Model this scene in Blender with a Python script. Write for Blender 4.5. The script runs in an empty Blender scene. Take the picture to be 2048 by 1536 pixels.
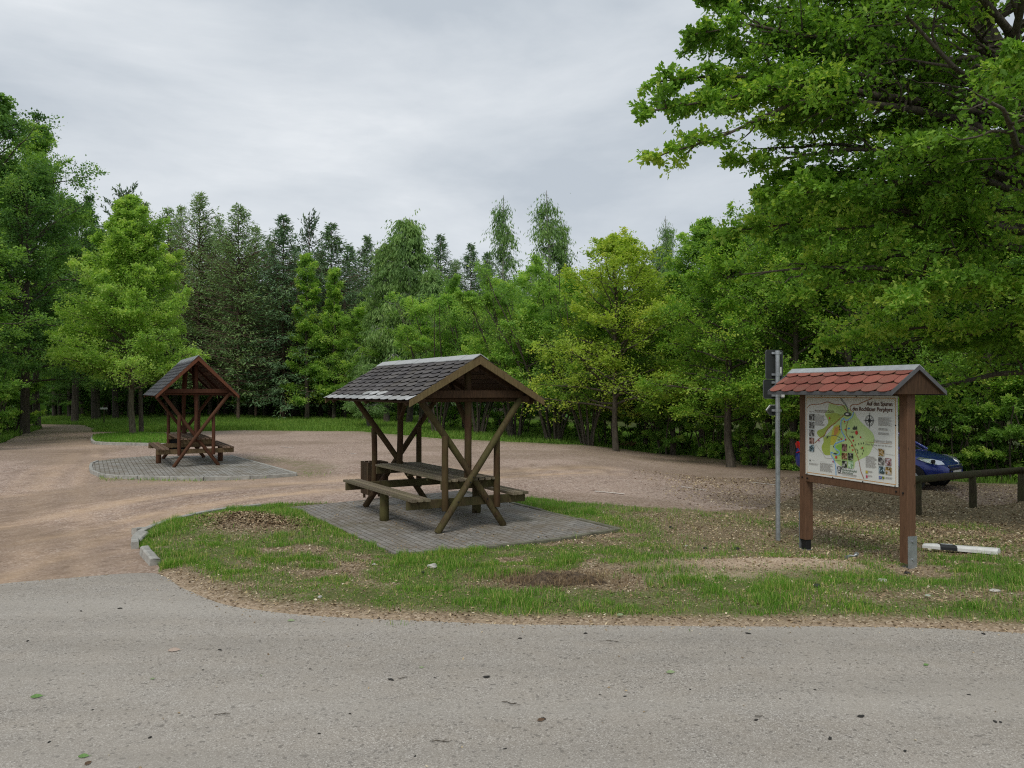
import bpy, bmesh, math, random
import numpy as np
from mathutils import Vector, Matrix

# ------------------------------------------------------------------ camera, sky, sun, exposure
SC = bpy.context.scene
COL = SC.collection
FPX, CAMH = 1600.0, 2.06
TH = math.atan(0.0075)
cam_d = bpy.data.cameras.new('camera')
cam = bpy.data.objects.new('camera', cam_d)
COL.objects.link(cam)
cam_d.sensor_width = 36.0
cam_d.lens = 36.0 * FPX / 2048.0
cam_d.clip_start = 0.05
cam_d.clip_end = 3000
cam.location = (0, 0, CAMH)
cam.rotation_euler = (math.radians(90) + TH, 0, 0)
SC.camera = cam
SC.view_settings.view_transform = 'Standard'
SC.view_settings.look = 'None'
SC.view_settings.gamma = 1.0
SC.view_settings.exposure = 0.31
try:
    SC.cycles.max_bounces = 8
    SC.cycles.diffuse_bounces = 6
    SC.cycles.glossy_bounces = 2
    SC.cycles.transmission_bounces = 5
    SC.cycles.use_denoising = False
    SC.cycles.filter_width = 1.15
    SC.cycles.sample_clamp_indirect = 4.0
except Exception:
    pass

SUN_EL, SUN_AZ = math.radians(52), math.radians(200)   # azimuth measured clockwise from +Y (north)
world = bpy.data.worlds.new('World')
SC.world = world
world.use_nodes = True
wn, wl = world.node_tree.nodes, world.node_tree.links
wn.clear()
w_out = wn.new('ShaderNodeOutputWorld')
sky = wn.new('ShaderNodeTexSky')
sky.sky_type = 'NISHITA'
sky.sun_disc = False
sky.sun_elevation = SUN_EL
sky.sun_rotation = SUN_AZ
bg_sky = wn.new('ShaderNodeBackground')
bg_sky.inputs['Strength'].default_value = 0.05
wl.new(sky.outputs[0], bg_sky.inputs['Color'])
tc = wn.new('ShaderNodeTexCoord')
mp = wn.new('ShaderNodeMapping')
mp.inputs['Scale'].default_value = (1.0, 1.0, 2.6)
mp.inputs['Location'].default_value = (3.1, 0.4, 1.3)
wl.new(tc.outputs['Generated'], mp.inputs['Vector'])
n1 = wn.new('ShaderNodeTexNoise')
n1.inputs['Scale'].default_value = 1.9
n1.inputs['Detail'].default_value = 7
n1.inputs['Roughness'].default_value = 0.56
n1.inputs['Distortion'].default_value = 0.35
wl.new(mp.outputs[0], n1.inputs['Vector'])
rmp = wn.new('ShaderNodeValToRGB')
cr = rmp.color_ramp
cr.elements[0].position = 0.455
cr.elements[0].color = (0.445, 0.490, 0.540, 1)
cr.elements[1].position = 0.87
cr.elements[1].color = (0.84, 0.855, 0.87, 1)
e = cr.elements.new(0.66)
e.color = (0.605, 0.64, 0.675, 1)
wl.new(n1.outputs[0], rmp.inputs[0])
bg_cl = wn.new('ShaderNodeBackground')
bg_cl.inputs['Strength'].default_value = 1.0
wl.new(rmp.outputs[0], bg_cl.inputs['Color'])
mixw = wn.new('ShaderNodeMixShader')
mixw.inputs[0].default_value = 0.94          # an almost closed cloud cover over the blue sky
wl.new(bg_sky.outputs[0], mixw.inputs[1])
wl.new(bg_cl.outputs[0], mixw.inputs[2])
wl.new(mixw.outputs[0], w_out.inputs[0])

sun_d = bpy.data.lights.new('sun', 'SUN')
sun = bpy.data.objects.new('sun', sun_d)
COL.objects.link(sun)
sun_d.energy = 1.5
sun_d.angle = math.radians(22)
sun_d.color = (1.0, 0.96, 0.88)
sdir = Vector((math.sin(SUN_AZ) * math.cos(SUN_EL), math.cos(SUN_AZ) * math.cos(SUN_EL), math.sin(SUN_EL)))
sun.rotation_euler = sdir.to_track_quat('Z', 'Y').to_euler()
sun.location = (0, -10, 30)

# ------------------------------------------------------------------ terrain and picture-to-ground helper
def smooth(t):
    t = np.clip(t, 0, 1)
    return t * t * (3 - 2 * t)

def H(x, y):
    """terrain height: the lot falls a little towards the trees on the right"""
    z = -0.45 * smooth((x - 1.5) / 5.0) * smooth((y - 8.6) / 9.5)
    z = z - 0.09 * np.exp(-((x - 3.9) ** 2 + (y - 10.7) ** 2) / 1.6)
    return z

def gp(px, py):
    """the spot of ground seen at a pixel of the 2048 x 1536 photograph: how the survey was made"""
    c, s = math.cos(TH), math.sin(TH)
    dx, a, b = px - 1024.0, FPX, 768.0 - py
    d = (dx, c * a - s * b, s * a + c * b)
    z = 0.0
    for _ in range(12):
        t = (z - CAMH) / d[2]
        x, y = d[0] * t, d[1] * t
        z = float(H(x, y))
    return (x, y)

def hash2(ix, iy, seed):
    n = (ix.astype(np.int64) * 374761393 + iy.astype(np.int64) * 668265263 + seed * 974634777) & 0x7fffffff
    n = ((n ^ (n >> 13)) * 1274126177) & 0x7fffffff
    return ((n ^ (n >> 16)) & 0xffff) / 65535.0

def vnoise(x, y, seed=0):
    x = np.asarray(x, float); y = np.asarray(y, float)
    ix = np.floor(x); iy = np.floor(y)
    fx = smooth(x - ix); fy = smooth(y - iy)
    a = hash2(ix, iy, seed); b = hash2(ix + 1, iy, seed)
    c = hash2(ix, iy + 1, seed); d = hash2(ix + 1, iy + 1, seed)
    return (a * (1 - fx) + b * fx) * (1 - fy) + (c * (1 - fx) + d * fx) * fy

def fbm(x, y, seed=0, octv=4):
    s = 0; a = 0.5; n = 0
    for o in range(octv):
        s = s + a * vnoise(x * 2 ** o, y * 2 ** o, seed + o * 7); n += a; a *= 0.5
    return s / n

def inpoly(x, y, poly):
    x = np.asarray(x, float); y = np.asarray(y, float)
    r = np.zeros(x.shape, bool)
    n = len(poly)
    for i in range(n):
        x0, y0 = poly[i]; x1, y1 = poly[(i + 1) % n]
        if y0 == y1: continue
        m = ((y0 > y) != (y1 > y)) & (x < (x1 - x0) * (y - y0) / (y1 - y0) + x0)
        r ^= m
    return r

def dist_line(x, y, pts):
    """distance from points to a polyline"""
    best = np.full(np.shape(x), 1e9)
    for (x0, y0), (x1, y1) in zip(pts[:-1], pts[1:]):
        dx, dy = x1 - x0, y1 - y0
        t = np.clip(((x - x0) * dx + (y - y0) * dy) / (dx * dx + dy * dy + 1e-12), 0, 1)
        best = np.minimum(best, np.hypot(x - x0 - t * dx, y - y0 - t * dy))
    return best

def spline(pts, n=8):
    """Catmull-Rom through points"""
    P = [np.array(p, float) for p in pts]
    P = [2 * P[0] - P[1]] + P + [2 * P[-1] - P[-2]]
    out = []
    for i in range(1, len(P) - 2):
        for k in range(n):
            t = k / n
            out.append(0.5 * ((2 * P[i]) + (-P[i - 1] + P[i + 1]) * t + (2 * P[i - 1] - 5 * P[i] + 4 * P[i + 1] - P[i + 2]) * t * t
                              + (-P[i - 1] + 3 * P[i] - 3 * P[i + 1] + P[i + 2]) * t ** 3))
    out.append(P[-2])
    return [tuple(p) for p in out]

# ------------------------------------------------------------------ object helpers
def tag(o, label=None, cat=None, group=None, kind=None):
    if label: o['label'] = label
    if cat: o['category'] = cat
    if group: o['group'] = group
    if kind: o['kind'] = kind
    return o

def thing(name, label, cat, loc=(0, 0, 0), rz=0.0, group=None, rot=None, scale=None):
    o = bpy.data.objects.new(name, None)
    o.empty_display_size = 0.2
    COL.objects.link(o)
    o.location = loc
    o.rotation_euler = rot if rot else (0, 0, rz)
    if scale: o.scale = scale
    return tag(o, label, cat, group)

def link(name, me, mats, parent=None):
    o = bpy.data.objects.new(name, me)
    COL.objects.link(o)
    for m in (mats if isinstance(mats, (list, tuple)) else [mats]):
        if m is not None: me.materials.append(m)
    if parent: o.parent = parent
    return o

def copy_tree(o, parent=None):
    c = o.copy()
    COL.objects.link(c)
    c.parent = parent
    for ch in list(o.children):
        copy_tree(ch, c)
    return c

def smooth_faces(me, angle=None):
    me.polygons.foreach_set('use_smooth', np.ones(len(me.polygons), bool))

class MB:
    """collects simple solids and builds ONE mesh"""
    def __init__(s): s.v = []; s.f = []; s.sm = []; s.mi = []; s.cur = 0
    def add(s, vs, fs, sm=False):
        b = len(s.v)
        s.v += [tuple(v) for v in vs]
        s.f += [tuple(b + i for i in f) for f in fs]
        s.sm += [sm] * len(fs); s.mi += [s.cur] * len(fs)
        return s
    def box(s, c, d, M=None):
        x, y, z = [k / 2 for k in d]
        P = [Vector((sx * x, sy * y, sz * z)) for sz in (-1, 1) for sy in (-1, 1) for sx in (-1, 1)]
        if M is not None: P = [M @ p for p in P]
        c = Vector(c)
        return s.add([p + c for p in P], [(0, 2, 3, 1), (4, 5, 7, 6), (0, 1, 5, 4), (2, 6, 7, 3), (0, 4, 6, 2), (1, 3, 7, 5)])
    def bar(s, a, b, w, h, up=(0, 0, 1), ch=0.0):
        """rectangular bar from a to b; w across, h along up; ch = chamfered edges"""
        a, b = Vector(a), Vector(b); d = (b - a).normalized(); up = Vector(up)
        r = d.cross(up)
        if r.length < 1e-5: r = d.cross(Vector((1, 0, 0)))
        r.normalize(); u = r.cross(d).normalized()
        x, y = w / 2, h / 2
        c = ch if ch else min(w, h) * 0.08
        prof = [(-x + c, -y), (x - c, -y), (x, -y + c), (x, y - c), (x - c, y), (-x + c, y), (-x, y - c), (-x, -y + c)]
        n = 8
        vs = [a + r * p + u * q for p, q in prof] + [b + r * p + u * q for p, q in prof]
        fs = [(i, (i + 1) % n, n + (i + 1) % n, n + i) for i in range(n)] + [tuple(range(n))[::-1], tuple(range(n, 2 * n))]
        return s.add(vs, fs)
    def tube(s, pts, rad, n=12, cap=True, wob=0.0, seed=0, sm=True):
        pts = [Vector(p) for p in pts]
        if not isinstance(rad, (list, tuple)): rad = [rad] * len(pts)
        rg = random.Random(seed)
        vs = []; fs = []
        ref = None
        ph = rg.random() * 6
        for i, p in enumerate(pts):
            d = (pts[min(i + 1, len(pts) - 1)] - pts[max(i - 1, 0)]).normalized()
            if ref is None: ref = Vector((1, 0, 0)) if abs(d.x) < 0.8 else Vector((0, 1, 0))
            r = (ref - d * ref.dot(d)).normalized(); u = d.cross(r); ref = r
            for k in range(n):
                a = 2 * math.pi * k / n
                rr = rad[i] * (1 + wob * (math.sin(2 * a + ph + i * .4) * .6 + rg.uniform(-.4, .4)))
                vs.append(p + (r * math.cos(a) + u * math.sin(a)) * rr)
        for i in range(len(pts) - 1):
            for k in range(n):
                fs.append((i * n + k, i * n + (k + 1) % n, (i + 1) * n + (k + 1) % n, (i + 1) * n + k))
        s.add(vs, fs, sm)
        if cap:
            s.add(vs[:n], [tuple(range(n))[::-1]]); s.add(vs[-n:], [tuple(range(n))])
        return s
    def log(s, a, b, r, seed=0, n=12, taper=0.94):
        a, b = Vector(a), Vector(b); k = max(3, int((b - a).length / 0.25))
        rg = random.Random(seed)
        d = (b - a).normalized()
        side = d.cross(Vector((.3, .5, .81))).normalized(); bow = rg.uniform(-.012, .012) * (b - a).length
        pts = [a]
        rad = [r * .86]
        pts.append(a + d * .012); rad.append(r)
        for i in range(1, k):
            t = i / k
            pts.append(a.lerp(b, t) + side * bow * math.sin(math.pi * t)); rad.append(r * (1 + (taper - 1) * t) * rg.uniform(.975, 1.025))
        pts.append(b - d * .012); rad.append(r * taper)
        pts.append(b); rad.append(r * taper * .86)
        return s.tube(pts, rad, n, True, 0.03, seed)
    def prism(s, poly, z0, z1, M=None):
        """polygon in xy extruded z0..z1"""
        n = len(poly)
        P = [Vector((x, y, z0)) for x, y in poly] + [Vector((x, y, z1)) for x, y in poly]
        if M is not None: P = [M @ p for p in P]
        return s.add(P, [tuple(range(n))[::-1], tuple(range(n, 2 * n))] + [(i, (i + 1) % n, n + (i + 1) % n, n + i) for i in range(n)])
    def build(s, name, mats, parent=None, bevel=0):
        me = bpy.data.meshes.new(name)
        me.from_pydata(s.v, [], s.f)
        me.polygons.foreach_set('use_smooth', np.array(s.sm, bool))
        if max(s.mi, default=0): me.polygons.foreach_set('material_index', np.array(s.mi, np.int32))
        me.update()
        o = link(name, me, mats, parent)
        if bevel:
            m = o.modifiers.new('bevel', 'BEVEL'); m.width = bevel; m.segments = 2; m.limit_method = 'ANGLE'
        return o

def np_mesh(name, V, nper, mats, parent=None, attrs=None, smoothf=False, faces=None):
    """V: (nfaces*nper,3) unshared polygons, or V plus an explicit (m,k) index array"""
    me = bpy.data.meshes.new(name)
    V = np.ascontiguousarray(V, np.float32).reshape(-1, 3)
    if faces is None:
        nf = len(V) // nper
        idx = np.arange(len(V), dtype=np.int32)
    else:
        nf = len(faces); nper = faces.shape[1]; idx = np.ascontiguousarray(faces, np.int32).ravel()
    me.vertices.add(len(V)); me.vertices.foreach_set('co', V.ravel())
    me.loops.add(nf * nper); me.loops.foreach_set('vertex_index', idx)
    me.polygons.add(nf)
    me.polygons.foreach_set('loop_start', np.arange(0, nf * nper, nper, dtype=np.int32))
    me.polygons.foreach_set('use_smooth', np.full(nf, smoothf, bool))
    me.update(calc_edges=True)
    for k, arr in (attrs or {}).items():
        a = me.attributes.new(k, 'FLOAT', 'FACE' if len(arr) == nf else 'POINT')
        a.data.foreach_set('value', np.ascontiguousarray(arr, np.float32))
    return link(name, me, mats, parent)

# ------------------------------------------------------------------ materials
class NT:
    def __init__(s, name):
        s.m = bpy.data.materials.new(name); s.m.use_nodes = True
        s.t = s.m.node_tree; s.n = s.t.nodes; s.l = s.t.links
        s.b = s.n['Principled BSDF']; s.out = s.n['Material Output']
        s.b.inputs['Specular IOR Level'].default_value = 0.3
        s.b.inputs['Roughness'].default_value = 0.8
    def new(s, typ, **kw):
        n = s.n.new(typ)
        for k, v in kw.items(): setattr(n, k, v)
        return n
    def put(s, sock, v):
        if hasattr(v, 'is_output'): s.l.new(v, sock)
        else: sock.default_value = v if not (isinstance(v, tuple) and len(v) == 3 and len(sock.default_value) == 4) else (*v, 1)
    def coords(s, scale=(1, 1, 1), rot=(0, 0, 0), kind='Object'):
        t = s.new('ShaderNodeTexCoord'); m = s.new('ShaderNodeMapping')
        m.inputs['Scale'].default_value = scale; m.inputs['Rotation'].default_value = rot
        s.l.new(t.outputs[kind], m.inputs['Vector']); return m.outputs[0]
    def noise(s, co, scale, detail=4, rough=.55, dist=0):
        n = s.new('ShaderNodeTexNoise'); s.l.new(co, n.inputs['Vector'])
        n.inputs['Scale'].default_value = scale; n.inputs['Detail'].default_value = detail
        n.inputs['Roughness'].default_value = rough; n.inputs['Distortion'].default_value = dist
        return n.outputs[0]
    def voro(s, co, scale, out='Color', feature='F1', rnd=1):
        n = s.new('ShaderNodeTexVoronoi', feature=feature); s.l.new(co, n.inputs['Vector'])
        n.inputs['Scale'].default_value = scale; n.inputs['Randomness'].default_value = rnd
        return n.outputs[out]
    def ramp(s, v, stops, interp='LINEAR'):
        r = s.new('ShaderNodeValToRGB'); s.l.new(v, r.inputs[0]); c = r.color_ramp; c.interpolation = interp
        while len(c.elements) < len(stops): c.elements.new(0.5)
        for e, (p, col) in zip(c.elements, stops):
            e.position = p; e.color = (*col, 1) if isinstance(col, tuple) else (col, col, col, 1)
        return r.outputs[0]
    def mix(s, f, a, b, mode='MIX'):
        m = s.new('ShaderNodeMix', data_type='RGBA', blend_type=mode)
        s.put(m.inputs[0], f); s.put(m.inputs[6], a); s.put(m.inputs[7], b)
        return m.outputs[2]
    def math(s, op, a, b=0.0, clamp=False):
        m = s.new('ShaderNodeMath', operation=op, use_clamp=clamp); s.put(m.inputs[0], a); s.put(m.inputs[1], b); return m.outputs[0]
    def attr(s, name):
        return s.new('ShaderNodeAttribute', attribute_name=name).outputs['Fac']
    def bump(s, h, strength=.3, dist=.01, chain=None):
        b = s.new('ShaderNodeBump'); b.inputs['Strength'].default_value = strength; b.inputs['Distance'].default_value = dist
        s.l.new(h, b.inputs['Height'])
        if chain is not None: s.l.new(chain, b.inputs['Normal'])
        s.l.new(b.outputs[0], s.b.inputs['Normal']); return b.outputs[0]
    def col(s, v): s.put(s.b.inputs['Base Color'], v); return s
    def rough(s, v): s.put(s.b.inputs['Roughness'], v); return s
    def metal(s, v): s.put(s.b.inputs['Metallic'], v); return s

def m_plain(name, c, rough=.7, metal=0, var=.18, scale=6, spec=.3, bump=0):
    t = NT(name); co = t.coords()
    n = t.noise(co, scale, 5, .6)
    t.col(t.mix(t.ramp(n, [(.3, 0.0), (.7, 1.0)]), tuple(k * (1 - var) for k in c), tuple(min(1, k * (1 + var)) for k in c)))
    t.rough(rough).metal(metal); t.b.inputs['Specular IOR Level'].default_value = spec
    if bump: t.bump(t.noise(co, scale * 12, 3), bump, .004)
    return t.m

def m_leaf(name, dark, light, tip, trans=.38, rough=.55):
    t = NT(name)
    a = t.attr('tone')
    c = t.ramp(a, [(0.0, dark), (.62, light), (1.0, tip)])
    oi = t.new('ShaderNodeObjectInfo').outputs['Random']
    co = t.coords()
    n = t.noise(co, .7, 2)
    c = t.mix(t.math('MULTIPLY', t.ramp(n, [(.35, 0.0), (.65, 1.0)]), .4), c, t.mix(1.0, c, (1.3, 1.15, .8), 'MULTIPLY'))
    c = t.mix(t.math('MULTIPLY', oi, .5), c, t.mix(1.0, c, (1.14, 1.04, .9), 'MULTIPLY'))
    t.col(c).rough(rough)
    t.b.inputs['Specular IOR Level'].default_value = .25
    tr = t.new('ShaderNodeBsdfTranslucent')
    t.l.new(t.mix(1.0, c, (1.25, 1.25, .65), 'MULTIPLY'), tr.inputs['Color'])
    mx = t.new('ShaderNodeMixShader'); mx.inputs[0].default_value = trans
    t.l.new(t.b.outputs[0], mx.inputs[1]); t.l.new(tr.outputs[0], mx.inputs[2]); t.l.new(mx.outputs[0], t.out.inputs[0])
    return t.m

def m_bark(name, a, b, sc=(7, 7, 1.6)):
    t = NT(name); co = t.coords(sc)
    n = t.noise(co, 2.2, 6, .65, .6)
    t.col(t.ramp(n, [(.32, a), (.68, b)])); t.rough(.9); t.bump(n, .8, .03)
    return t.m

def m_timber(name, base, dark, moss, mossamt=.5, rough=.75):
    t = NT(name); co = t.coords((1, 1, 1))
    n = t.noise(co, 3.0, 5, .6, .3)
    grain = t.noise(t.coords((22, 22, 3)), 2.0, 4, .6)
    c = t.mix(t.ramp(grain, [(.3, 0.0), (.72, 1.0)]), dark, base)
    z = t.new('ShaderNodeSeparateXYZ'); t.l.new(co, z.inputs[0])
    mo = t.math('MULTIPLY', t.ramp(n, [(.38, 0.0), (.62, 1.0)]), mossamt)
    c = t.mix(mo, c, moss)
    isl_ = t.new('ShaderNodeNewGeometry').outputs['Random Per Island']
    c = t.mix(1.0, c, t.ramp(isl_, [(0.0, (.62, .60, .58)), (1.0, (1.35, 1.33, 1.30))]), 'MULTIPLY')
    knot = t.voro(t.coords((5, 5, 2)), 2.0, 'Distance')
    c = t.mix(t.ramp(knot, [(.04, .7), (.10, 0.0)]), c, (.025, .018, .012))
    t.col(c).rough(rough); t.b.inputs['Specular IOR Level'].default_value = .15; t.bump(grain, .35, .006)
    return t.m

# ------------------------------------------------------------------ ground materials
def mat_asphalt():
    t = NT('asphalt'); co = t.coords()
    v = t.voro(co, 150); v2 = t.voro(co, 52)
    s1 = t.new('ShaderNodeSeparateColor'); t.l.new(v, s1.inputs[0])
    s2 = t.new('ShaderNodeSeparateColor'); t.l.new(v2, s2.inputs[0])
    g = t.ramp(s1.outputs[0], [(0.0, (.16, .14, .12)), (.25, (.265, .24, .212)), (.8, (.37, .338, .30)), (1.0, (.60, .57, .52))])
    big = t.noise(co, .55, 5, .6, .4)
    mid = t.noise(co, 3.2, 5, .65)
    c = t.mix(t.ramp(mid, [(.35, 0.0), (.75, .45)]), g, (.33, .285, .23))
    c = t.mix(t.ramp(big, [(.38, 0.0), (.7, .42)]), c, (.40, .36, .31))
    c = t.mix(t.ramp(s2.outputs[1], [(.93, 0.0), (.97, .55)]), c, (.10, .09, .08))
    streak = t.noise(t.coords((.25, 1.6, 1)), 1.3, 4, .6)
    c = t.mix(t.ramp(streak, [(.42, 0.0), (.72, .36)]), c, (.20, .183, .16))
    pale = t.noise(t.coords((.10, .9, 1), (0, 0, .05)), 1.0, 3, .5)
    c = t.mix(t.ramp(pale, [(.45, 0.0), (.65, .28)]), c, (.46, .43, .385))
    oil = t.noise(t.coords((1, 1, 1), (0, 0, 1.2)), .9, 2, .4)
    c = t.mix(t.ramp(oil, [(.70, 0.0), (.76, .3)]), c, (.15, .125, .10))
    fine = t.noise(co, 260, 2, .5)
    t.col(c).rough(.93); t.b.inputs['Specular IOR Level'].default_value = .15
    b = t.bump(s1.outputs[0], .35, .004)
    t.bump(mid, .25, .01, b)
    return t.m

def mat_gravel():
    t = NT('gravel'); co = t.coords()
    v = t.voro(co, 42); s1 = t.new('ShaderNodeSeparateColor'); t.l.new(v, s1.inputs[0])
    v3 = t.voro(co, 17); s3 = t.new('ShaderNodeSeparateColor'); t.l.new(v3, s3.inputs[0])
    g = t.ramp(s1.outputs[0], [(0.0, (.14, .095, .075)), (.3, (.29, .21, .17)), (.75, (.45, .345, .285)), (1.0, (.66, .57, .49))])
    big = t.noise(co, .35, 6, .62, .5)
    mid = t.noise(co, 2.0, 5, .65)
    c = t.mix(t.ramp(mid, [(.35, 0.0), (.8, .55)]), g, (.30, .205, .155))
    c = t.mix(t.ramp(big, [(.40, 0.0), (.72, .55)]), c, (.47, .36, .295))
    c = t.mix(t.ramp(s3.outputs[0], [(.90, 0.0), (.98, .6)]), c, (.12, .085, .07))
    tr = t.attr('track')
    brk = t.noise(t.coords((1, 1, 1)), 1.1, 5, .7)
    trf = t.math('MULTIPLY', tr, t.ramp(brk, [(.3, .35), (.65, 1.0)]))
    sand = t.mix(s1.outputs[1], (.50, .345, .22), (.60, .44, .30))
    c = t.mix(t.math('MULTIPLY', trf, .85), c, sand)
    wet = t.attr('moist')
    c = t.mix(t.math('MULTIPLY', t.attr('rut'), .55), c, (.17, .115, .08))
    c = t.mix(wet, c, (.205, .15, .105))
    gr = t.attr('green')
    gn = t.math('MULTIPLY', gr, t.ramp(t.noise(co, 4.5, 5, .7), [(.42, 0.0), (.6, 1.0)]))
    c = t.mix(gn, c, (.13, .15, .045))
    t.col(c).rough(.95); t.b.inputs['Specular IOR Level'].default_value = .1
    b = t.bump(s1.outputs[0], .5, .012)
    t.bump(mid, .5, .03, b)
    return t.m

def mat_verge():
    t = NT('verge_soil'); co = t.coords()
    v = t.voro(co, 55); s1 = t.new('ShaderNodeSeparateColor'); t.l.new(v, s1.inputs[0])
    g = t.ramp(s1.outputs[0], [(0.0, (.10, .07, .045)), (.4, (.20, .145, .09)), (.8, (.33, .25, .165)), (1.0, (.50, .42, .32))])
    mid = t.noise(co, 2.6, 6, .65)
    c = t.mix(t.ramp(mid, [(.35, 0.0), (.75, .6)]), g, (.16, .12, .07))
    a = t.attr('grass')
    c = t.mix(t.math('MULTIPLY', a, .75), c, t.mix(t.noise(co, 9, 4), (.055, .085, .018), (.10, .13, .035)))
    s = t.attr('sand')
    c = t.mix(t.math('MULTIPLY', s, .8), c, t.mix(s1.outputs[1], (.42, .31, .22), (.62, .49, .37)))
    t.col(c).rough(.95); t.b.inputs['Specular IOR Level'].default_value = .1
    b = t.bump(s1.outputs[0], .5, .012)
    t.bump(mid, .6, .05, b)
    return t.m

def mat_forest_floor():
    t = NT('forest_floor'); co = t.coords()
    n = t.noise(co, .8, 7, .7); n2 = t.noise(co, 7, 5, .7)
    c = t.mix(t.ramp(n2, [(.35, 0.0), (.7, 1.0)]), (.035, .045, .012), (.10, .15, .03))
    c = t.mix(t.ramp(n, [(.45, 0.0), (.7, .6)]), c, (.10, .07, .04))
    t.col(c).rough(.95); t.bump(n2, .8, .08)
    return t.m

def mat_pavers(name, rot, tint):
    t = NT(name); co = t.coords((1, 1, 1), (0, 0, rot))
    b = t.new('ShaderNodeTexBrick'); t.l.new(co, b.inputs['Vector'])
    b.offset = .5; b.squash = 1
    b.inputs['Scale'].default_value = 1
    b.inputs['Brick Width'].default_value = .20; b.inputs['Row Height'].default_value = .10
    b.inputs['Mortar Size'].default_value = .006; b.inputs['Mortar Smooth'].default_value = .3
    b.inputs['Bias'].default_value = -.1
    b.inputs['Color1'].default_value = (*[k * .82 for k in tint], 1); b.inputs['Color2'].default_value = (*[k * 1.12 for k in tint], 1)
    b.inputs['Mortar'].default_value = (.085, .075, .05, 1)
    n = t.noise(co, 2.2, 6, .65); n2 = t.noise(co, 60, 3)
    c = t.mix(t.ramp(n, [(.40, 0.0), (.68, .7)]), b.outputs['Color'], (.17, .13, .088))
    c = t.mix(t.ramp(t.noise(co, 1.1, 5, .7), [(.5, 0.0), (.75, .4)]), c, (.10, .105, .05))
    c = t.mix(t.ramp(n2, [(.3, .25), (.7, 0.0)]), c, (.12, .11, .10))
    t.col(c).rough(.9); t.b.inputs['Specular IOR Level'].default_value = .2
    inv = t.math('SUBTRACT', 1.0, b.outputs['Fac'])
    bb = t.bump(inv, .8, .008); t.bump(n2, .25, .003, bb)
    return t.m

M_ASPH, M_GRAV, M_VERGE, M_FLOOR = mat_asphalt(), mat_gravel(), mat_verge(), mat_forest_floor()
M_PAV1 = mat_pavers('pavers', math.radians(-30 + 90), (.285, .27, .25))
M_PAV2 = mat_pavers('pavers_far', math.radians(-28 + 90), (.33, .32, .295))
M_MOSSC = m_plain('mossy_concrete', (.15, .145, .105), .9, var=.4, scale=7, bump=.4)
M_CONC = m_plain('concrete', (.33, .32, .29), .9, var=.3, scale=9, bump=.4)

def sheet(name, poly, xs, ys, zf, mats, attrs=None, kind='structure', skirt=0):
    """polygon filled, cut by a grid, laid on the terrain"""
    bm = bmesh.new()
    vs = [bm.verts.new((x, y, 0)) for x, y in poly]
    es = [bm.edges.new((vs[i], vs[(i + 1) % len(vs)])) for i in range(len(vs))]
    bmesh.ops.triangle_fill(bm, use_beauty=True, use_dissolve=False, edges=es)
    for x in xs:
        g = bm.verts[:] + bm.edges[:] + bm.faces[:]
        bmesh.ops.bisect_plane(bm, geom=g, plane_co=(x, 0, 0), plane_no=(1, 0, 0), dist=1e-5)
    for y in ys:
        g = bm.verts[:] + bm.edges[:] + bm.faces[:]
        bmesh.ops.bisect_plane(bm, geom=g, plane_co=(0, y, 0), plane_no=(0, 1, 0), dist=1e-5)
    bmesh.ops.triangulate(bm, faces=bm.faces[:])
    bmesh.ops.recalc_face_normals(bm, faces=bm.faces[:])
    me = bpy.data.meshes.new(name)
    bm.to_mesh(me); bm.free()
    n = len(me.vertices)
    co = np.empty(n * 3); me.vertices.foreach_get('co', co); co = co.reshape(-1, 3)
    co[:, 2] = zf(co[:, 0], co[:, 1])
    me.vertices.foreach_set('co', co.ravel())
    if len(me.polygons) and me.polygons[0].normal.z < 0: me.flip_normals()
    smooth_faces(me); me.update()
    for k, f in (attrs or {}).items():
        a = me.attributes.new(k, 'FLOAT', 'POINT')
        a.data.foreach_set('value', np.asarray(f(co[:, 0], co[:, 1]), np.float32))
    o = link(name, me, mats)
    tag(o, kind=kind)
    return o

def wiggle(pts, amp=.04, step=.25, seed=0, closed=False):
    out = []
    for (x0, y0), (x1, y1) in zip(pts[:-1], pts[1:]):
        L = math.hypot(x1 - x0, y1 - y0); n = max(1, int(L / step))
        for k in range(n):
            t = k / n; x = x0 + (x1 - x0) * t; y = y0 + (y1 - y0) * t
            w = (float(fbm(np.array([x * 1.7]), np.array([y * 1.7]), seed)[0]) - .5) * 2 * amp
            nx, ny = -(y1 - y0) / L, (x1 - x0) / L
            out.append((x + nx * w, y + ny * w))
    out.append(pts[-1])
    return out

# road edge (left to right)
road_edge = wiggle(spline([(-40, 9.4), (-18, 9.1), (-12, 8.9), (-8.6, 8.7), (-7, 8.6), gp(-60, 1172), gp(40, 1165), gp(150, 1156), gp(255, 1148), gp(320, 1150), gp(365, 1176), gp(420, 1200), gp(500, 1220), gp(650, 1234),
                    gp(900, 1246), gp(1250, 1253), gp(1700, 1254), gp(1900, 1260), gp(2048, 1268), (8, 6.2), (16, 4.6), (40, 0)], 6), .035, .2, 3)
road_poly = road_edge + [(40, -12), (-40, -12)]
gravel_far = [gp(0, 888), gp(50, 868), gp(85, 857), (-33, 46.5), (-46, 47), (-46, 51), gp(98, 849), gp(165, 850), gp(189, 858),
              gp(186, 864), gp(330, 865), gp(480, 861), gp(720, 863), gp(860, 876), gp(1000, 883), gp(1120, 889), gp(1250, 899), gp(1380, 911), gp(1500, 925),
              gp(1600, 936), gp(1720, 948), (12.5, 21.5), (20, 20), (34, 18)]
gravel_far = wiggle(gravel_far, .22, .5, 5)
left_edge = wiggle([(-13.5, 9.2), (-14.5, 14), (-17, 22), gp(0, 888)], .15, .5, 6)
ins = [p for p in road_edge if p[0] > -13 and p[0] < 30]
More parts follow.
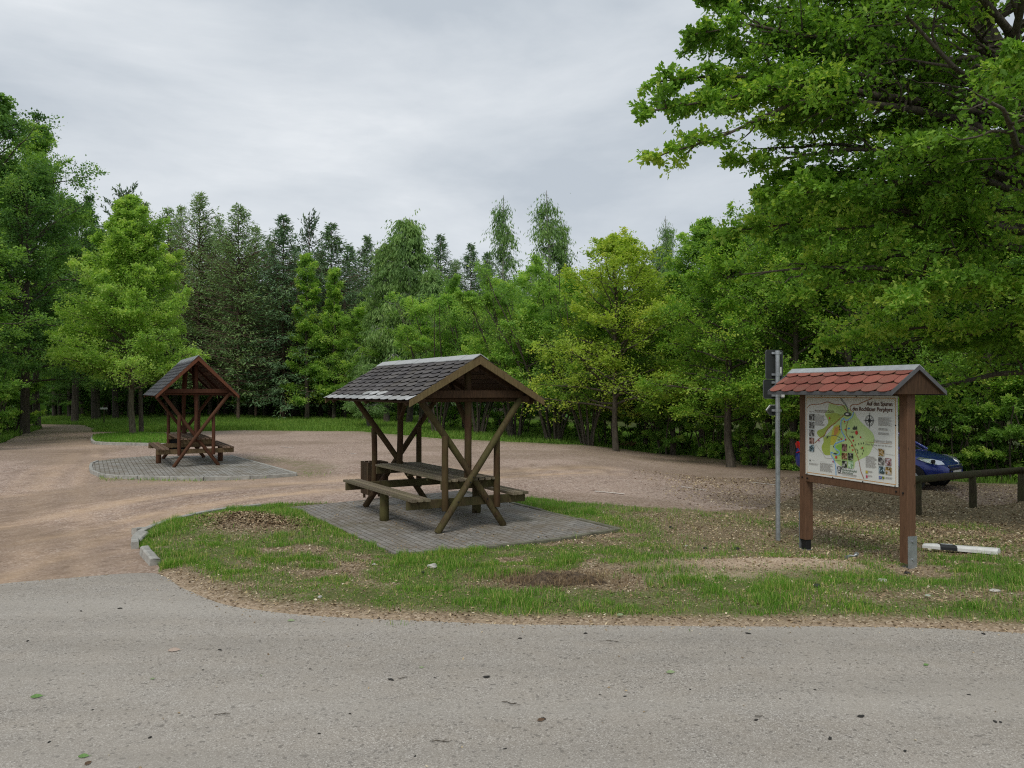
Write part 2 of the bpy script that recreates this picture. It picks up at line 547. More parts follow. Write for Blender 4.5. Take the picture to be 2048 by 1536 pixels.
def road_sd(x, y):
    """distance behind the road edge, negative on the road"""
    re_ = np.array(road_edge); o_ = np.argsort(re_[:, 0])
    ye = np.interp(x, re_[o_, 0], re_[o_, 1])
    return y - ye
gravel_poly = left_edge + gravel_far[1:] + [(34, 1.2)] + [(p[0], p[1] - .30) for p in ins[::-1]]
kerb_line = [gp(313, 1139), gp(268, 1088), gp(284, 1066), gp(345, 1045), gp(430, 1024), gp(500, 1016)]
pA, pB, pC, pD = [gp(*p) for p in ((580, 1015), (921, 982), (1240, 1062), (790, 1106))]
verge_back = [gp(500, 1016), gp(560, 1012)] + [pA] + [gp(700, 1012)] + [gp(880, 1010), gp(1020, 1006), gp(1060, 1003), gp(1150, 1012), gp(1250, 1019), gp(1350, 1026), gp(1430, 1030),
              gp(1520, 1024), gp(1570, 1008), gp(1620, 985), gp(1700, 975), gp(1800, 982), gp(1900, 990), (9.6, 16.6), (12.5, 18.3), (20, 17), (33, 15)]
re_in = [p for p in road_edge if gp(325, 1150)[0] < p[0] < 32]
verge_poly = wiggle(kerb_line[:-1] + verge_back, .10, .3, 8) + [(32, 1.55)] + [(p[0] - .02, p[1] - .16) for p in re_in[::-1]]

TRK = [spline([gp(-150, 1120), gp(150, 1065), gp(400, 1010), gp(620, 985), gp(900, 962), gp(1200, 945)], 6),
       spline([gp(-150, 1085), gp(120, 1030), gp(330, 990), gp(560, 968), gp(880, 950), gp(1200, 935)], 6),
       spline([gp(-100, 1200), gp(80, 1130), gp(250, 1065), gp(450, 1005), gp(640, 980)], 6),
       spline([gp(60, 1180), gp(60, 1040), gp(100, 950), gp(150, 900), gp(110, 858)], 6),
       spline([gp(150, 1160), gp(170, 1020), gp(160, 960), gp(190, 905), gp(150, 858)], 6),
       spline([gp(-200, 1010), gp(60, 990), gp(300, 968), gp(620, 958), gp(900, 940)], 6)]
def f_track(x, y):
    r = np.zeros_like(x)
    for i, L in enumerate(TRK):
        d = dist_line(x, y, L)
        w = .22 + .15 * (i % 2)
        r = np.maximum(r, np.exp(-(d / w) ** 2) * (1.0 if i < 3 else .6))
        r = np.maximum(r, np.exp(-((d - .55) / .09) ** 2) * .45)
    return r * smooth(1.2 - np.abs(y - 15) / 60)
def f_rut(x, y):
    r = np.zeros_like(x)
    for i, L in enumerate(TRK):
        d = dist_line(x, y, L)
        for q, w in ((.34, .06), (.82, .07), (1.15, .05)):
            r = np.maximum(r, np.exp(-((d - q) / w) ** 2) * (.55 + .45 * (i % 2)))
    return r * smooth((fbm(x * .7, y * .7, 66) - .38) / .2) * smooth((14.5 - x - y * .35) / 6)
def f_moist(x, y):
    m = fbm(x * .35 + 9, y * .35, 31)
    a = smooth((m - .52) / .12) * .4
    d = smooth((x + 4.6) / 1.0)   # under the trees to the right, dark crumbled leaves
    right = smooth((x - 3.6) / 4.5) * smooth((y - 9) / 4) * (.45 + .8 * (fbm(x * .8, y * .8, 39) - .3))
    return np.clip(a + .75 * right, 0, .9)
ISL2 = [gp(178, 929), gp(196, 951), gp(277, 956), gp(408, 957), gp(594, 948)]
def f_green(x, y):
    d = dist_line(x, y, ISL2)
    g = smooth(1 - d / 1.1) * .7 * smooth((x / y + .53) / .03)
    d2 = dist_line(x, y, [gp(600, 945), gp(640, 935), gp(520, 915)])
    g = np.maximum(g, smooth(1 - d2 / 1.0) * .6)
    far = dist_line(x, y, gravel_far[8:])
    g = np.maximum(g, smooth(1 - far / 1.3) * .9)
    return g
def frange(a, b, s):
    return list(np.arange(a, b, s))
def z_grav(x, y):
    return np.where(road_sd(x, y) < .12, -.012, 0) + H(x, y) + 0.012 + .012 * (fbm(x * .8, y * .8, 12) - .5) - .02 * f_track(x, y) * (y < 30)

big = sheet('ground', [(-1500, -300), (1500, -300), (1500, 2500), (-1500, 2500)], [-300, -80, -46, -30, -16, -8] + frange(-4, 34, 2) + [40, 60, 120, 400],
            [-40, 0] + frange(4, 40, 2) + [46, 60, 90, 150, 400, 1000], lambda x, y: H(x, y) - .06, M_FLOOR)
sheet('road', road_poly, frange(-38, 40, 4), frange(-10, 10, 2), lambda x, y: 0 * x + .006, M_ASPH)
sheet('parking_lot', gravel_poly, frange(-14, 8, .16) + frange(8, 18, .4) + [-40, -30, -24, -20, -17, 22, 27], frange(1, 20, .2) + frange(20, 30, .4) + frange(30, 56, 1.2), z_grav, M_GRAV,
      {'rut': f_rut, 'track': f_track, 'moist': f_moist, 'green': f_green})

PT = .075
def gpt(px, py, dz=PT):
    c, s = math.cos(TH), math.sin(TH)
    dx, a, b = px - 1024.0, FPX, 768.0 - py
    t = (dz - CAMH) / (s * a + c * b)
    return (dx * t, (c * a - s * b) * t)
A, B, Cc = gpt(580, 1014), gpt(921, 981), gpt(1238, 1059)
D0, D1, D2, D3 = gpt(1120, 1078), gpt(960, 1095), gpt(790, 1106), gpt(690, 1062)
pl1 = [A, B, Cc, D0, D1, D2, D3]
BARE = [(gp(1560, 1140), 1.5, .42, 1.0), (gp(520, 1072), .9, .5, .9), (gp(1450, 1150), 1.0, .35, .7), (gp(1110, 1178), .9, .3, .9), (gp(700, 1090), 1.1, .35, .6),
        (gp(330, 1100), .5, .5, .35), (gp(560, 1185), .8, .2, .4), (gp(1330, 1215), .8, .1, .35), (gp(1900, 1205), 2.0, .35, .8), (gp(1390, 1075), .9, .9, .6)]
def f_grass(x, y):
    n = fbm(x * 1.1, y * 1.6, 21, 4) * .7 + fbm(x * 4, y * 5, 22, 3) * .3
    g = smooth((n - .33) / .18)
    d0 = dist_line(x, y, re_in)
    g = np.maximum(g, np.exp(-((d0 - .55) / .42) ** 2) * smooth((n - .22) / .18) * smooth((x + 3.6) / 1.2))
    for (cx, cy), rx, ry, k in BARE:
        g = g * (1 - k * np.exp(-(((x - cx) / rx) ** 2 + ((y - cy) / ry) ** 2) ** 1.3))
    litter = smooth((x - .6) / 1.8) * smooth((y - 9.0) / 1.2)
    g = g * (1 - .80 * litter)
    # worn crumbs along the asphalt
    de = dist_line(x, y, re_in)
    w = .13 + .22 * fbm(x * 2, y * 2, 5) + .16 * np.exp(-((x + 3.4) / .8) ** 2)
    g = g * smooth((de - w * .5) / (w * .8))
    return g
def f_sand(x, y):
    cx, cy = gp(1560, 1143)
    a = np.exp(-(((x - cx) / 1.35) ** 2 + ((y - cy) / .36) ** 2) ** 1.2)
    cx, cy = gp(1420, 1163)
    a = np.maximum(a, .7 * np.exp(-(((x - cx) / .8) ** 2 + ((y - cy) / .2) ** 2)))
    de = dist_line(x, y, re_in)
    return np.clip(a + .45 * np.exp(-(de / .16) ** 2), 0, 1)
def z_verge(x, y):
    de = dist_line(x, y, re_in)
    dk = dist_line(x, y, kerb_line)
    cx, cy = gp(1560, 1143)
    hump = .085 * np.exp(-(((x - cx) / 1.1) ** 2 + ((y - cy) / .33) ** 2))
    cx, cy = gp(480, 1060)
    hump = hump + .17 * np.exp(-(((x - cx) / 1.1) ** 2 + ((y - cy) / .8) ** 2))
    rs = road_sd(x, y)
    lo = -.012 + .042 * smooth((rs + .12) / .30) + .010 * (fbm(x * 6, y * 6, 61) - .5)
    z = lo + .035 * smooth(np.minimum(de, dk) / .7) * (rs > 0) + .035 * (fbm(x * 2.2, y * 2.2, 14) - .5) * smooth(de / .3) * (rs > 0) + hump * smooth(np.minimum(de, dk) / .4) * (rs > 0)
    dp = dist_line(x, y, pl1 + [pl1[0]]); ins_ = inpoly(x, y, pl1)
    z = np.where(ins_, -.03, np.minimum(z, .052 + .35 * np.clip(dp - .02, 0, 1)))
    return H(x, y) + z
sheet('verge', verge_poly, frange(-5.4, 9, .14) + frange(9, 33, 2), frange(1, 6, 1) + frange(6, 17, .14), z_verge, M_VERGE, {'grass': f_grass, 'sand': f_sand})

# ------------------------------------------------------------------ paved platforms with edging stones
def platform(name_pav, corners, top, mat, edges, label_kerb):
    m = MB()
    m.prism(corners, -.35, top)
    o = m.build(name_pav, mat); tag(o, kind='structure')
    k = MB(); rg = random.Random(5)
    cc = np.mean(corners, 0)
    for pts in edges:
        for (x0, y0), (x1, y1) in zip(pts[:-1], pts[1:]):
            L = math.hypot(x1 - x0, y1 - y0); n = max(1, round(L / 1.0))
            for i in range(n):
                a = Vector((x0 + (x1 - x0) * (i + .006) / n, y0 + (y1 - y0) * (i + .006) / n, 0)); b = Vector((x0 + (x1 - x0) * (i + .994) / n, y0 + (y1 - y0) * (i + .994) / n, 0))
                dz = top - .055 + rg.uniform(-.004, .008)
                k.bar(a + Vector((0, 0, dz)), b + Vector((0, 0, dz + rg.uniform(-.004, .004))), .07, .14)
    ko = k.build(label_kerb, M_MOSSC if label_kerb == 'platform_kerb' else M_CONC); tag(ko, kind='structure')
platform('paved_platform', [(x, y) for x, y in pl1[::-1]], PT, M_PAV1, [[B, Cc, D0, D1]], 'platform_kerb')
Q = [gpt(x, y) for x, y in ((183, 927), (181, 934), (184, 941), (200, 948), (240, 951.5), (277, 953), (340, 954.5), (408, 955), (500, 952.5), (592, 946.5), (462, 911), (296, 912), (230, 917), (195, 922))]
platform('paved_platform_far', Q, PT, M_PAV2, [Q[0:11], [Q[-1], Q[0]]], 'platform_kerb_far')

# kerb along the tip of the verge, with the broken stones
kb = MB(); rg = random.Random(2)
kl = spline([gpt(270, 1090, .06), gpt(272, 1076, .06), gpt(292, 1061, .06), gpt(345, 1042, .06), gpt(430, 1023, .06), gpt(520, 1012, .06)], 5)
for a, b in zip(kl[:-1], kl[1:]):
    kb.bar((a[0], a[1], .015), (b[0], b[1], .015), .09, .17)
tag(kb.build('kerb', M_CONC), kind='structure')
def kerbstone(c, yaw, L, tilt, roll, label):
    m = MB()
    n = 7; pts = []
    rgk = random.Random(int(L * 1000))
    M = Matrix.Translation((c[0], c[1], c[2])) @ Matrix.Rotation(yaw, 4, 'Z') @ Matrix.Rotation(tilt, 4, 'Y') @ Matrix.Rotation(roll, 4, 'X')
    vs = []; fs = []
    for i in range(n):
        x = -L / 2 + L * i / (n - 1)
        ring = [(-.055, -.10), (.055, -.10), (.06, .02), (.055, .055), (.035, .07), (-.04, .072), (-.058, .058)]
        for (y, z) in ring:
            e = rgk.uniform(-.006, .006) * (3 if i in (0, n - 1) else 1)
            vs.append(M @ Vector((x + e, y + rgk.uniform(-.004, .004), z + rgk.uniform(-.005, .005))))
    r = 7
    for i in range(n - 1):
        for k in range(r): fs.append((i * r + k, i * r + (k + 1) % r, (i + 1) * r + (k + 1) % r, (i + 1) * r + k))
    fs += [tuple(range(r))[::-1], tuple(range((n - 1) * r, n * r))]
    m.add(vs, fs)
    o = m.build('kerbstone', M_CONC, bevel=.006)
    tag(o, label, 'kerbstone', 'loose kerbstones at the tip of the grass verge')
p = gp(299, 1121); kerbstone((p[0], p[1], .035), math.atan2(gp(313, 1139)[1] - gp(276, 1098)[1], gp(313, 1139)[0] - gp(276, 1098)[0]), .78, .02, -.10, 'long grey kerbstone nearest the asphalt, lying along the tip of the verge')
p = gp(279, 1086); kerbstone((p[0], p[1] , .04), 1.75, .40, -.08, .22, 'short broken kerbstone tipped up at the bend of the verge')
p = gp(284, 1068); kerbstone((p[0] + .02, p[1], .03), 1.1, .30, .06, -.15, 'chipped pale kerbstone fragment leaning against the grass behind the broken one')

# faded parking bay lines
M_LINE = m_plain('faded_paint', (.60, .55, .50), .9, var=.25, scale=9)
for i, (a, b) in enumerate([(gp(1190, 985), gp(1250, 991)), (gp(1362, 975), gp(1412, 983)), (gp(700, 908), gp(712, 909)), (gp(1500, 966), gp(1552, 972)), (gp(560, 895), gp(585, 897))]):
    m = MB(); d = (Vector(b) - Vector(a)).normalized(); s = Vector((-d.y, d.x)) * .045
    n = 8; rgl = random.Random(i)
    for k in range(n):
        p0 = Vector(a).lerp(Vector(b), k / n); p1 = Vector(a).lerp(Vector(b), (k + .9) / n)
        w0 = rgl.uniform(.4, 1.1); w1 = rgl.uniform(.4, 1.1)
        z = lambda q: float(H(q.x, q.y)) + .030
        m.add([(p0 - s * w0).to_3d() + Vector((0, 0, z(p0))), (p1 - s * w1).to_3d() + Vector((0, 0, z(p1))), (p1 + s * w1).to_3d() + Vector((0, 0, z(p1))), (p0 + s * w0).to_3d() + Vector((0, 0, z(p0)))], [(0, 1, 2, 3)])
    o = m.build('parking_line', M_LINE); tag(o, kind='structure')

# small grass island round the linden
M_TURF = M_VERGE
isl = [gp(186, 876), gp(184, 884), gp(192, 889), gp(230, 891), gp(330, 893), gp(345, 885), gp(330, 872), gp(250, 869)]
sheet('tree_island', isl, frange(-20, -10, .5), frange(28, 38, .5), lambda x, y: .10 + 0 * x, M_VERGE, {'grass': lambda x, y: 1 + 0 * x, 'sand': lambda x, y: 0 * x})
kb = MB(); L = spline([gp(186, 876), gp(184, 884), gp(192, 889), gp(230, 891), gp(280, 892), gp(330, 893)], 4)
for a, b in zip(L[:-1], L[1:]): kb.bar((a[0], a[1], .04), (b[0], b[1], .04), .10, .16)
tag(kb.build('island_kerb', M_CONC), kind='structure')

# ------------------------------------------------------------------ grass, litter, meadow
def mat_blade(name, a, b, c, trans=.3):
    return m_leaf(name, a, b, c, trans, .6)
M_GRASS = mat_blade('grass_blades', (.055, .145, .016), (.14, .34, .035), (.52, .50, .22))
M_MEADOW = mat_blade('meadow_blades', (.085, .19, .03), (.18, .34, .055), (.38, .48, .13))
def mat_litter():
    t = NT('dry_leaves'); a = t.attr('tone')
    t.col(t.ramp(a, [(0, (.12, .075, .04)), (.45, (.29, .21, .12)), (.8, (.50, .40, .25)), (1, (.70, .62, .48))])).rough(.85)
    return t.m
M_LITTER = mat_litter()

def blades(name, P, h, w, mat, label, cat, rng, tone=None, lean=.45):
    n = len(P)
    az = rng.uniform(0, 2 * np.pi, n); la = rng.uniform(0, 2 * np.pi, n); lm = np.abs(rng.normal(0, lean, n))
    hh = h * rng.uniform(.5, 1.25, n); ww = w * rng.uniform(.7, 1.3, n)
    s = np.stack([np.cos(az), np.sin(az), 0 * az], 1) * ww[:, None]
    ln = np.stack([np.cos(la) * lm, np.sin(la) * lm, 0 * la], 1)
    mid = P + ln * (hh * .35)[:, None] + np.array([0, 0, 1]) * (hh * .6)[:, None]
    tip = P + ln * hh[:, None] + np.array([0, 0, 1]) * (hh * (1 - .25 * lm).clip(.3))[:, None]
    V = np.stack([P - s, P + s, mid + s * .7, tip, mid - s * .7], 1)
    idx = np.arange(n)[:, None] * 5
    q = np.concatenate([idx + 0, idx + 1, idx + 2, idx + 4], 1)
    t3 = np.concatenate([idx + 4, idx + 2, idx + 3, idx + 3], 1)
    # two polygons per blade: a quad and a triangle, both stored as triangles
    T = np.concatenate([idx + [0, 1, 2], idx + [0, 2, 4], idx + [4, 2, 3]], 0)
    tn = rng.beta(2, 2.4, n) if tone is None else tone
    o = np_mesh(name, V, 3, mat, attrs={'tone': np.concatenate([tn, tn, tn])}, faces=T)
    tag(o, label, cat, kind='stuff')
    return o

rng = np.random.default_rng(11)
def scatter(n, x0, x1, y0, y1, poly, dens, zf):
    x = rng.uniform(x0, x1, n); y = rng.uniform(y0, y1, n)
    k = inpoly(x, y, poly)
    x, y = x[k], y[k]
    k = rng.uniform(0, 1, len(x)) < dens(x, y)
    x, y = x[k], y[k]
    return np.stack([x, y, zf(x, y)], 1)
def inside_any_platform(x, y):
    return inpoly(x, y, pl1)
nogr = lambda x, y: ~inside_any_platform(x, y)
P = scatter(640000, -5.3, 7.5, 6.2, 13.5, verge_poly, lambda x, y: f_grass(x, y) ** 1.3 * (.35 + .9 * smooth((fbm(x * 3.2, y * 4.2, 91, 3) - .42) / .16)) * nogr(x, y), lambda x, y: z_verge(x, y) - .004)
tall = .45 + .7 * smooth((fbm(P[:, 0] * 1.3, P[:, 1] * 1.3, 44) - .35) / .3) + .9 * smooth((fbm(P[:, 0] * 4.5, P[:, 1] * 4.5, 45, 2) - .55) / .15)
EDGE = dist_line(P[:, 0], P[:, 1], kerb_line[2:] + verge_back[:3])
tall = tall * (1 + .7 * np.exp(-(EDGE / .35) ** 2))
tn = np.clip(rng.beta(2, 3, len(P)) + .5 * (rng.uniform(0, 1, len(P)) < .22) + .25 * (fbm(P[:, 0] * 2.2, P[:, 1] * 2.2, 93) - .5), 0, 1)
blades('grass', P, .052 * tall, .0023, M_GRASS, 'short patchy green grass on the verge round the near shelter', 'grass', rng, tn)
P = scatter(60000, -5.3, 3.2, 13.5, 17, verge_poly, lambda x, y: f_grass(x, y) * nogr(x, y), lambda x, y: z_verge(x, y) - .004)
blades('grass', P, .06, .003, M_GRASS, 'grass strip behind the near paved platform', 'grass', rng)
P = scatter(40000, 7, 20, 4, 12, verge_poly, lambda x, y: f_grass(x, y), lambda x, y: z_verge(x, y) - .004)
blades('grass', P, .07, .003, M_GRASS, 'grass on the verge beside the road at the right end', 'grass', rng)

def flakes(name, P, size, rng, label, cat, tone=None, mat=None, flat=.35):
    n = len(P)
    az = rng.uniform(0, 2 * np.pi, n); s = size * rng.uniform(.5, 1.4, n)
    a = np.stack([np.cos(az), np.sin(az), rng.normal(0, flat, n)], 1) * s[:, None]
    b = np.stack([-np.sin(az), np.cos(az), rng.normal(0, flat, n)], 1) * (s * rng.uniform(.25, .65, n))[:, None]
    up = np.array([0, 0, 1]) * (s * .25)[:, None]
    V = np.stack([P - a, P + b + up, P + a, P - b + up * rng.uniform(-.5, 1, (n, 1))], 1)
    tn = rng.beta(2, 2, n) if tone is None else tone
    o = np_mesh(name, V, 4, mat or M_LITTER, attrs={'tone': tn})
    return tag(o, label, cat, kind='stuff')
P = scatter(60000, -5.2, 7.2, 6.3, 13.2, verge_poly, lambda x, y: (.22 + .5 * (1 - f_grass(x, y))) * nogr(x, y), lambda x, y: z_verge(x, y) + .006)
PR = scatter(26000, -5.5, 9, 4.2, 9.2, [(-6, 4.2), (9, 4.2), (9, 6.5), (-6, 9.2)], lambda x, y: np.where(road_sd(x, y) < 0, .9 * np.exp(road_sd(x, y) / .10) + .006, 0), lambda x, y: 0 * x + .010)
flakes('road_litter', PR, .010, rng, 'fine dry litter blown along the edge of the asphalt', 'litter')
flakes('leaf_litter', P, .016, rng, 'dry brown and straw coloured leaf litter between the grass tufts', 'leaf litter')
cx_, cy_ = gp(525, 1062)
PM = np.stack([cx_ + rng.normal(0, .45, 2600), cy_ + rng.normal(0, .28, 2600), np.zeros(2600)], 1); PM = PM[~inpoly(PM[:, 0], PM[:, 1], pl1)]; PM[:, 2] = z_verge(PM[:, 0], PM[:, 1]) + .012
flakes('leaf_litter', PM, .026, rng, 'heap of dark and pale dead leaves on the raised end of the verge', 'leaf litter', rng.beta(1.2, 2.2, len(PM)))
PP = scatter(5200, -4, 2, 10, 16.5, pl1, lambda x, y: np.clip(.12 + 1.1 * np.exp(-dist_line(x, y, pl1[2:6]) / .35) + .6 * (fbm(x * 1.5, y * 1.5, 15) > .56), 0, 1), lambda x, y: 0 * x + PT + .004)
flakes('platform_litter', PP, .014, rng, 'dry leaf crumbs on the near paved platform', 'leaf litter', rng.beta(1.5, 2.2, len(PP)))
def lit_d(x, y):
    return np.clip(smooth((x - 2.6) / 3.0) * smooth((y - 8.8) / 2) * (.55 + .9 * (fbm(x, y, 71) - .35)), 0, 1) * .8
P = scatter(80000, 2.5, 18, 9, 23, [(2.5, 9), (18, 9), (18, 18.5), (13, 21), (8, 23), (2.5, 22)], lit_d, lambda x, y: np.where(inpoly(x, y, verge_poly), z_verge(x, y), z_grav(x, y)) + .008)
flakes('fallen_leaves', P, .025, rng, 'carpet of small dry leaves under the trees beside the wooden barrier', 'fallen leaves')
# grass fringe round the far platform and along the lot edge
fr = wiggle(ISL2, .02, .1); fr = np.array(fr)
i = rng.integers(0, len(fr), 9000); P2 = fr[i] + rng.normal(0, .28, (9000, 2)) * [1.3, .9] + [-.05, -.22]
k = ~inpoly(P2[:, 0], P2[:, 1], Q) & (fbm(P2[:, 0] * 1.5, P2[:, 1] * 1.5, 9) > .42); P2 = P2[k]; P2 = P2[(P2[:, 0] / P2[:, 1]) > -.515]; P2 = P2[rng.uniform(0, 1, len(P2)) < .6]
blades('grass', np.c_[P2, z_grav(P2[:, 0], P2[:, 1])], .07, .005, M_GRASS, 'thin grass fringe along the kerb of the far paved platform', 'grass', rng, rng.beta(2, 2, len(P2)))
P = scatter(60000, -20, -12, 28, 38, isl, lambda x, y: .8 + 0 * x, lambda x, y: .10 + 0 * x)
blades('grass', P, .10, .007, M_GRASS, 'bright mown grass on the small kerbed island round the linden tree', 'grass', rng, rng.beta(3, 3, len(P)))
far_edge = np.array(wiggle([gp(186, 866), gp(330, 866), gp(480, 862), gp(720, 864), gp(860, 877), gp(1000, 884), gp(1120, 890), gp(1250, 900), gp(1380, 912), gp(1500, 926), gp(1600, 937), gp(1720, 949), (12.5, 21.5), (20, 20)], .2, .3, 4))
def beyond(x, y):
    """signed: how far behind the far lot edge"""
    ye = np.interp(x, far_edge[:, 0][np.argsort(far_edge[:, 0])], far_edge[:, 1][np.argsort(far_edge[:, 0])])
    return y - ye
n = 400000
x = rng.uniform(-34, 20, n); d = rng.uniform(0, 1, n) ** 1.2 * 24
ye = np.interp(x, *far_edge[np.argsort(far_edge[:, 0])].T)
y = ye + d
k = ~inpoly(x, y, gravel_poly) & (x / y > -.66) & (x / y < .68)
k &= rng.uniform(0, 1, n) < np.where(x > -6, .5, .65) * np.where(d < .5, .6, 1)
P = np.stack([x[k], y[k], H(x[k], y[k]) - .06], 1); d = d[k]
hh = np.where(P[:, 0] > -8, .20, .30) * (.35 + .65 * smooth(d / 1.6)) * (.6 + .8 * fbm(P[:, 0] * .9, P[:, 1] * .9, 3))
blades('meadow_grass', P, hh, .011, M_MEADOW, 'long bright green meadow grass between the gravel and the forest', 'grass', rng)
n = 90000
x = rng.uniform(-34, -14, n); y = rng.uniform(20, 50, n)
lp = [(-14.5, 18), (-17.2, 22), gp(0, 887), gp(50, 866), gp(85, 856), (-34, 46), (-45, 46), (-45, 18)]
k = inpoly(x, y, lp) & (x / y > -.72)
P = np.stack([x[k], y[k], 0 * x[k] - .06], 1)
blades('meadow_grass', P, .30, .012, M_MEADOW, 'long grass on the bank at the left of the track', 'grass', rng)

# ------------------------------------------------------------------ trees
M_BARK = m_bark('bark', (.045, .036, .028), (.13, .11, .085))
M_BARKL = m_bark('bark_linden', (.06, .05, .035), (.17, .15, .105))
M_BARKP = m_bark('bark_pine', (.07, .05, .038), (.20, .14, .10))
def mat_birch():
    t = NT('bark_birch'); co = t.coords((3, 3, 9))
    n = t.noise(co, 1.6, 4, .6)
    zz = t.new('ShaderNodeSeparateXYZ'); t.l.new(t.coords(), zz.inputs[0]); bz = t.ramp(t.math('MULTIPLY', zz.outputs[2], .2), [(.35, 0.0), (.75, 1.0)])
    t.col(t.mix(bz, (.07, .06, .05), t.ramp(n, [(.38, (.06, .055, .05)), (.47, (.30, .295, .28)), (.8, (.42, .41, .39))]))).rough(.8)
    return t.m
M_BARKB = mat_birch()
L_LIND = m_leaf('leaf_linden', (.16, .31, .07), (.34, .56, .13), (.50, .66, .22), 0.5)
L_DARK = m_leaf('leaf_dark', (.055, .13, .045), (.165, .34, .09), (.32, .50, .15), 0.42)
L_MID = m_leaf('leaf_mid', (.105, .22, .055), (.28, .50, .11), (.48, .65, .17), 0.5)
L_OAK = m_leaf('leaf_oak', (.09, .19, .03), (.23, .44, .065), (.46, .60, .13), 0.5)
L_YEL = m_leaf('leaf_maple', (.20, .32, .045), (.36, .53, .085), (.58, .66, .16), 0.5)
L_BIRCH = m_leaf('leaf_birch', (.10, .19, .065), (.21, .37, .125), (.34, .50, .20), .38)
L_NEED = m_leaf('needles', (.065, .13, .075), (.17, .29, .15), (.28, .42, .20), .2, .7)
L_LARCH = m_leaf('needles_larch', (.10, .19, .085), (.25, .39, .175), (.38, .52, .22), .3, .7)
L_PINE = m_leaf('needles_pine', (.05, .095, .065), (.12, .195, .125), (.20, .29, .17), .15, .7)

def wood(name, P0, P1, R0, R1, mat, parent, n=6):
    """tapered prisms from P0 to P1, vectorised"""
    d = P1 - P0; L = np.linalg.norm(d, axis=1, keepdims=True) + 1e-9; d = d / L
    ref = np.where(np.abs(d[:, 2:3]) < .9, np.array([[0, 0, 1.]]), np.array([[1., 0, 0]]))
    r = np.cross(d, ref); r /= np.linalg.norm(r, axis=1, keepdims=True) + 1e-9
    u = np.cross(d, r)
    a = np.arange(n) * 2 * np.pi / n
    ring = r[:, None, :] * np.cos(a)[None, :, None] + u[:, None, :] * np.sin(a)[None, :, None]
    V0 = P0[:, None, :] + ring * R0[:, None, None]; V1 = P1[:, None, :] + ring * R1[:, None, None]
    V = np.concatenate([V0, V1], 1)
    b = np.arange(len(P0))[:, None] * 2 * n
    k = np.arange(n)
    F = np.stack([b + k, b + (k + 1) % n, b + n + (k + 1) % n, b + n + k], 2).reshape(-1, 4)
    return np_mesh(name, V, 4, mat, parent, faces=F, smoothf=True)

def gaps(P, s=1.1, seed=0):
    a = vnoise(P[:, 0] * s + .37 * P[:, 2] * s + seed, P[:, 2] * s + 11, 301 + seed)
    b = vnoise(P[:, 1] * s - .31 * P[:, 2] * s + 5, P[:, 2] * s + .2 * P[:, 0] * s + 3, 302 + seed)
    c = vnoise(P[:, 0] * s * 2.3 + 7, P[:, 1] * s * 2.3 + P[:, 2] * s * 2.3, 303 + seed)
    return .4 * a + .4 * b + .2 * c

def leaves(name, P, D, size, rng, tone, mat, parent, width=.30, flat=.7, hang=0.0, lobed=False, gap=.40):
    if gap:
        g = gaps(P, 1.15)
        k = rng.uniform(0, 1, len(P)) < .12 + .95 * smooth((g - gap + .06) / .12)
        P, D = P[k], D[k]
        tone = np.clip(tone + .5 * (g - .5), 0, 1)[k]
    n = len(P)
    D = D + rng.normal(0, .55, (n, 3)); D[:, 2] -= hang
    D /= np.linalg.norm(D, axis=1, keepdims=True) + 1e-9
    N = rng.normal(0, flat, (n, 3)) + [0, 0, 1]
    S = np.cross(D, N); S /= np.linalg.norm(S, axis=1, keepdims=True) + 1e-9
    N = np.cross(S, D)
    s = (size * rng.uniform(.5, 1.35, n))[:, None]
    w = s * width
    if lobed:
        f = N * s * .10
        V = np.stack([P, P + D * s * .30 + S * w * .75 + f, P + D * s * .42 + S * w * .45, P + D * s * .62 + S * w * 1.1 + f, P + D * s,
                      P + D * s * .62 - S * w * 1.1 + f, P + D * s * .42 - S * w * .45, P + D * s * .30 - S * w * .75 + f], 1)
        b = np.arange(n)[:, None] * 8
        F = np.concatenate([b + [0, 1, 2, 6], b + [0, 6, 7, 0], b + [2, 3, 4, 6], b + [6, 4, 5, 6]], 0)
        F = np.concatenate([b + [0, 1, 2], b + [0, 2, 6], b + [0, 6, 7], b + [2, 3, 4], b + [2, 4, 6], b + [6, 4, 5]], 0)
        return np_mesh(name, V, 3, mat, parent, attrs={'tone': np.tile(tone, 6)}, faces=F)
    f = N * s * .08
    V = np.stack([P, P + D * s * .45 + S * w + f, P + D * s, P + D * s * .45 - S * w + f], 1)
    return np_mesh(name, V, 4, mat, parent, attrs={'tone': tone})

def poly_at(T, t):
    """points on polyline T (k,3+) at params t in 0..1"""
    k = len(T) - 1
    q = np.clip(t, 0, 1) * k; i = np.minimum(q.astype(int), k - 1); f = (q - i)[:, None]
    return T[i] * (1 - f) + T[i + 1] * f

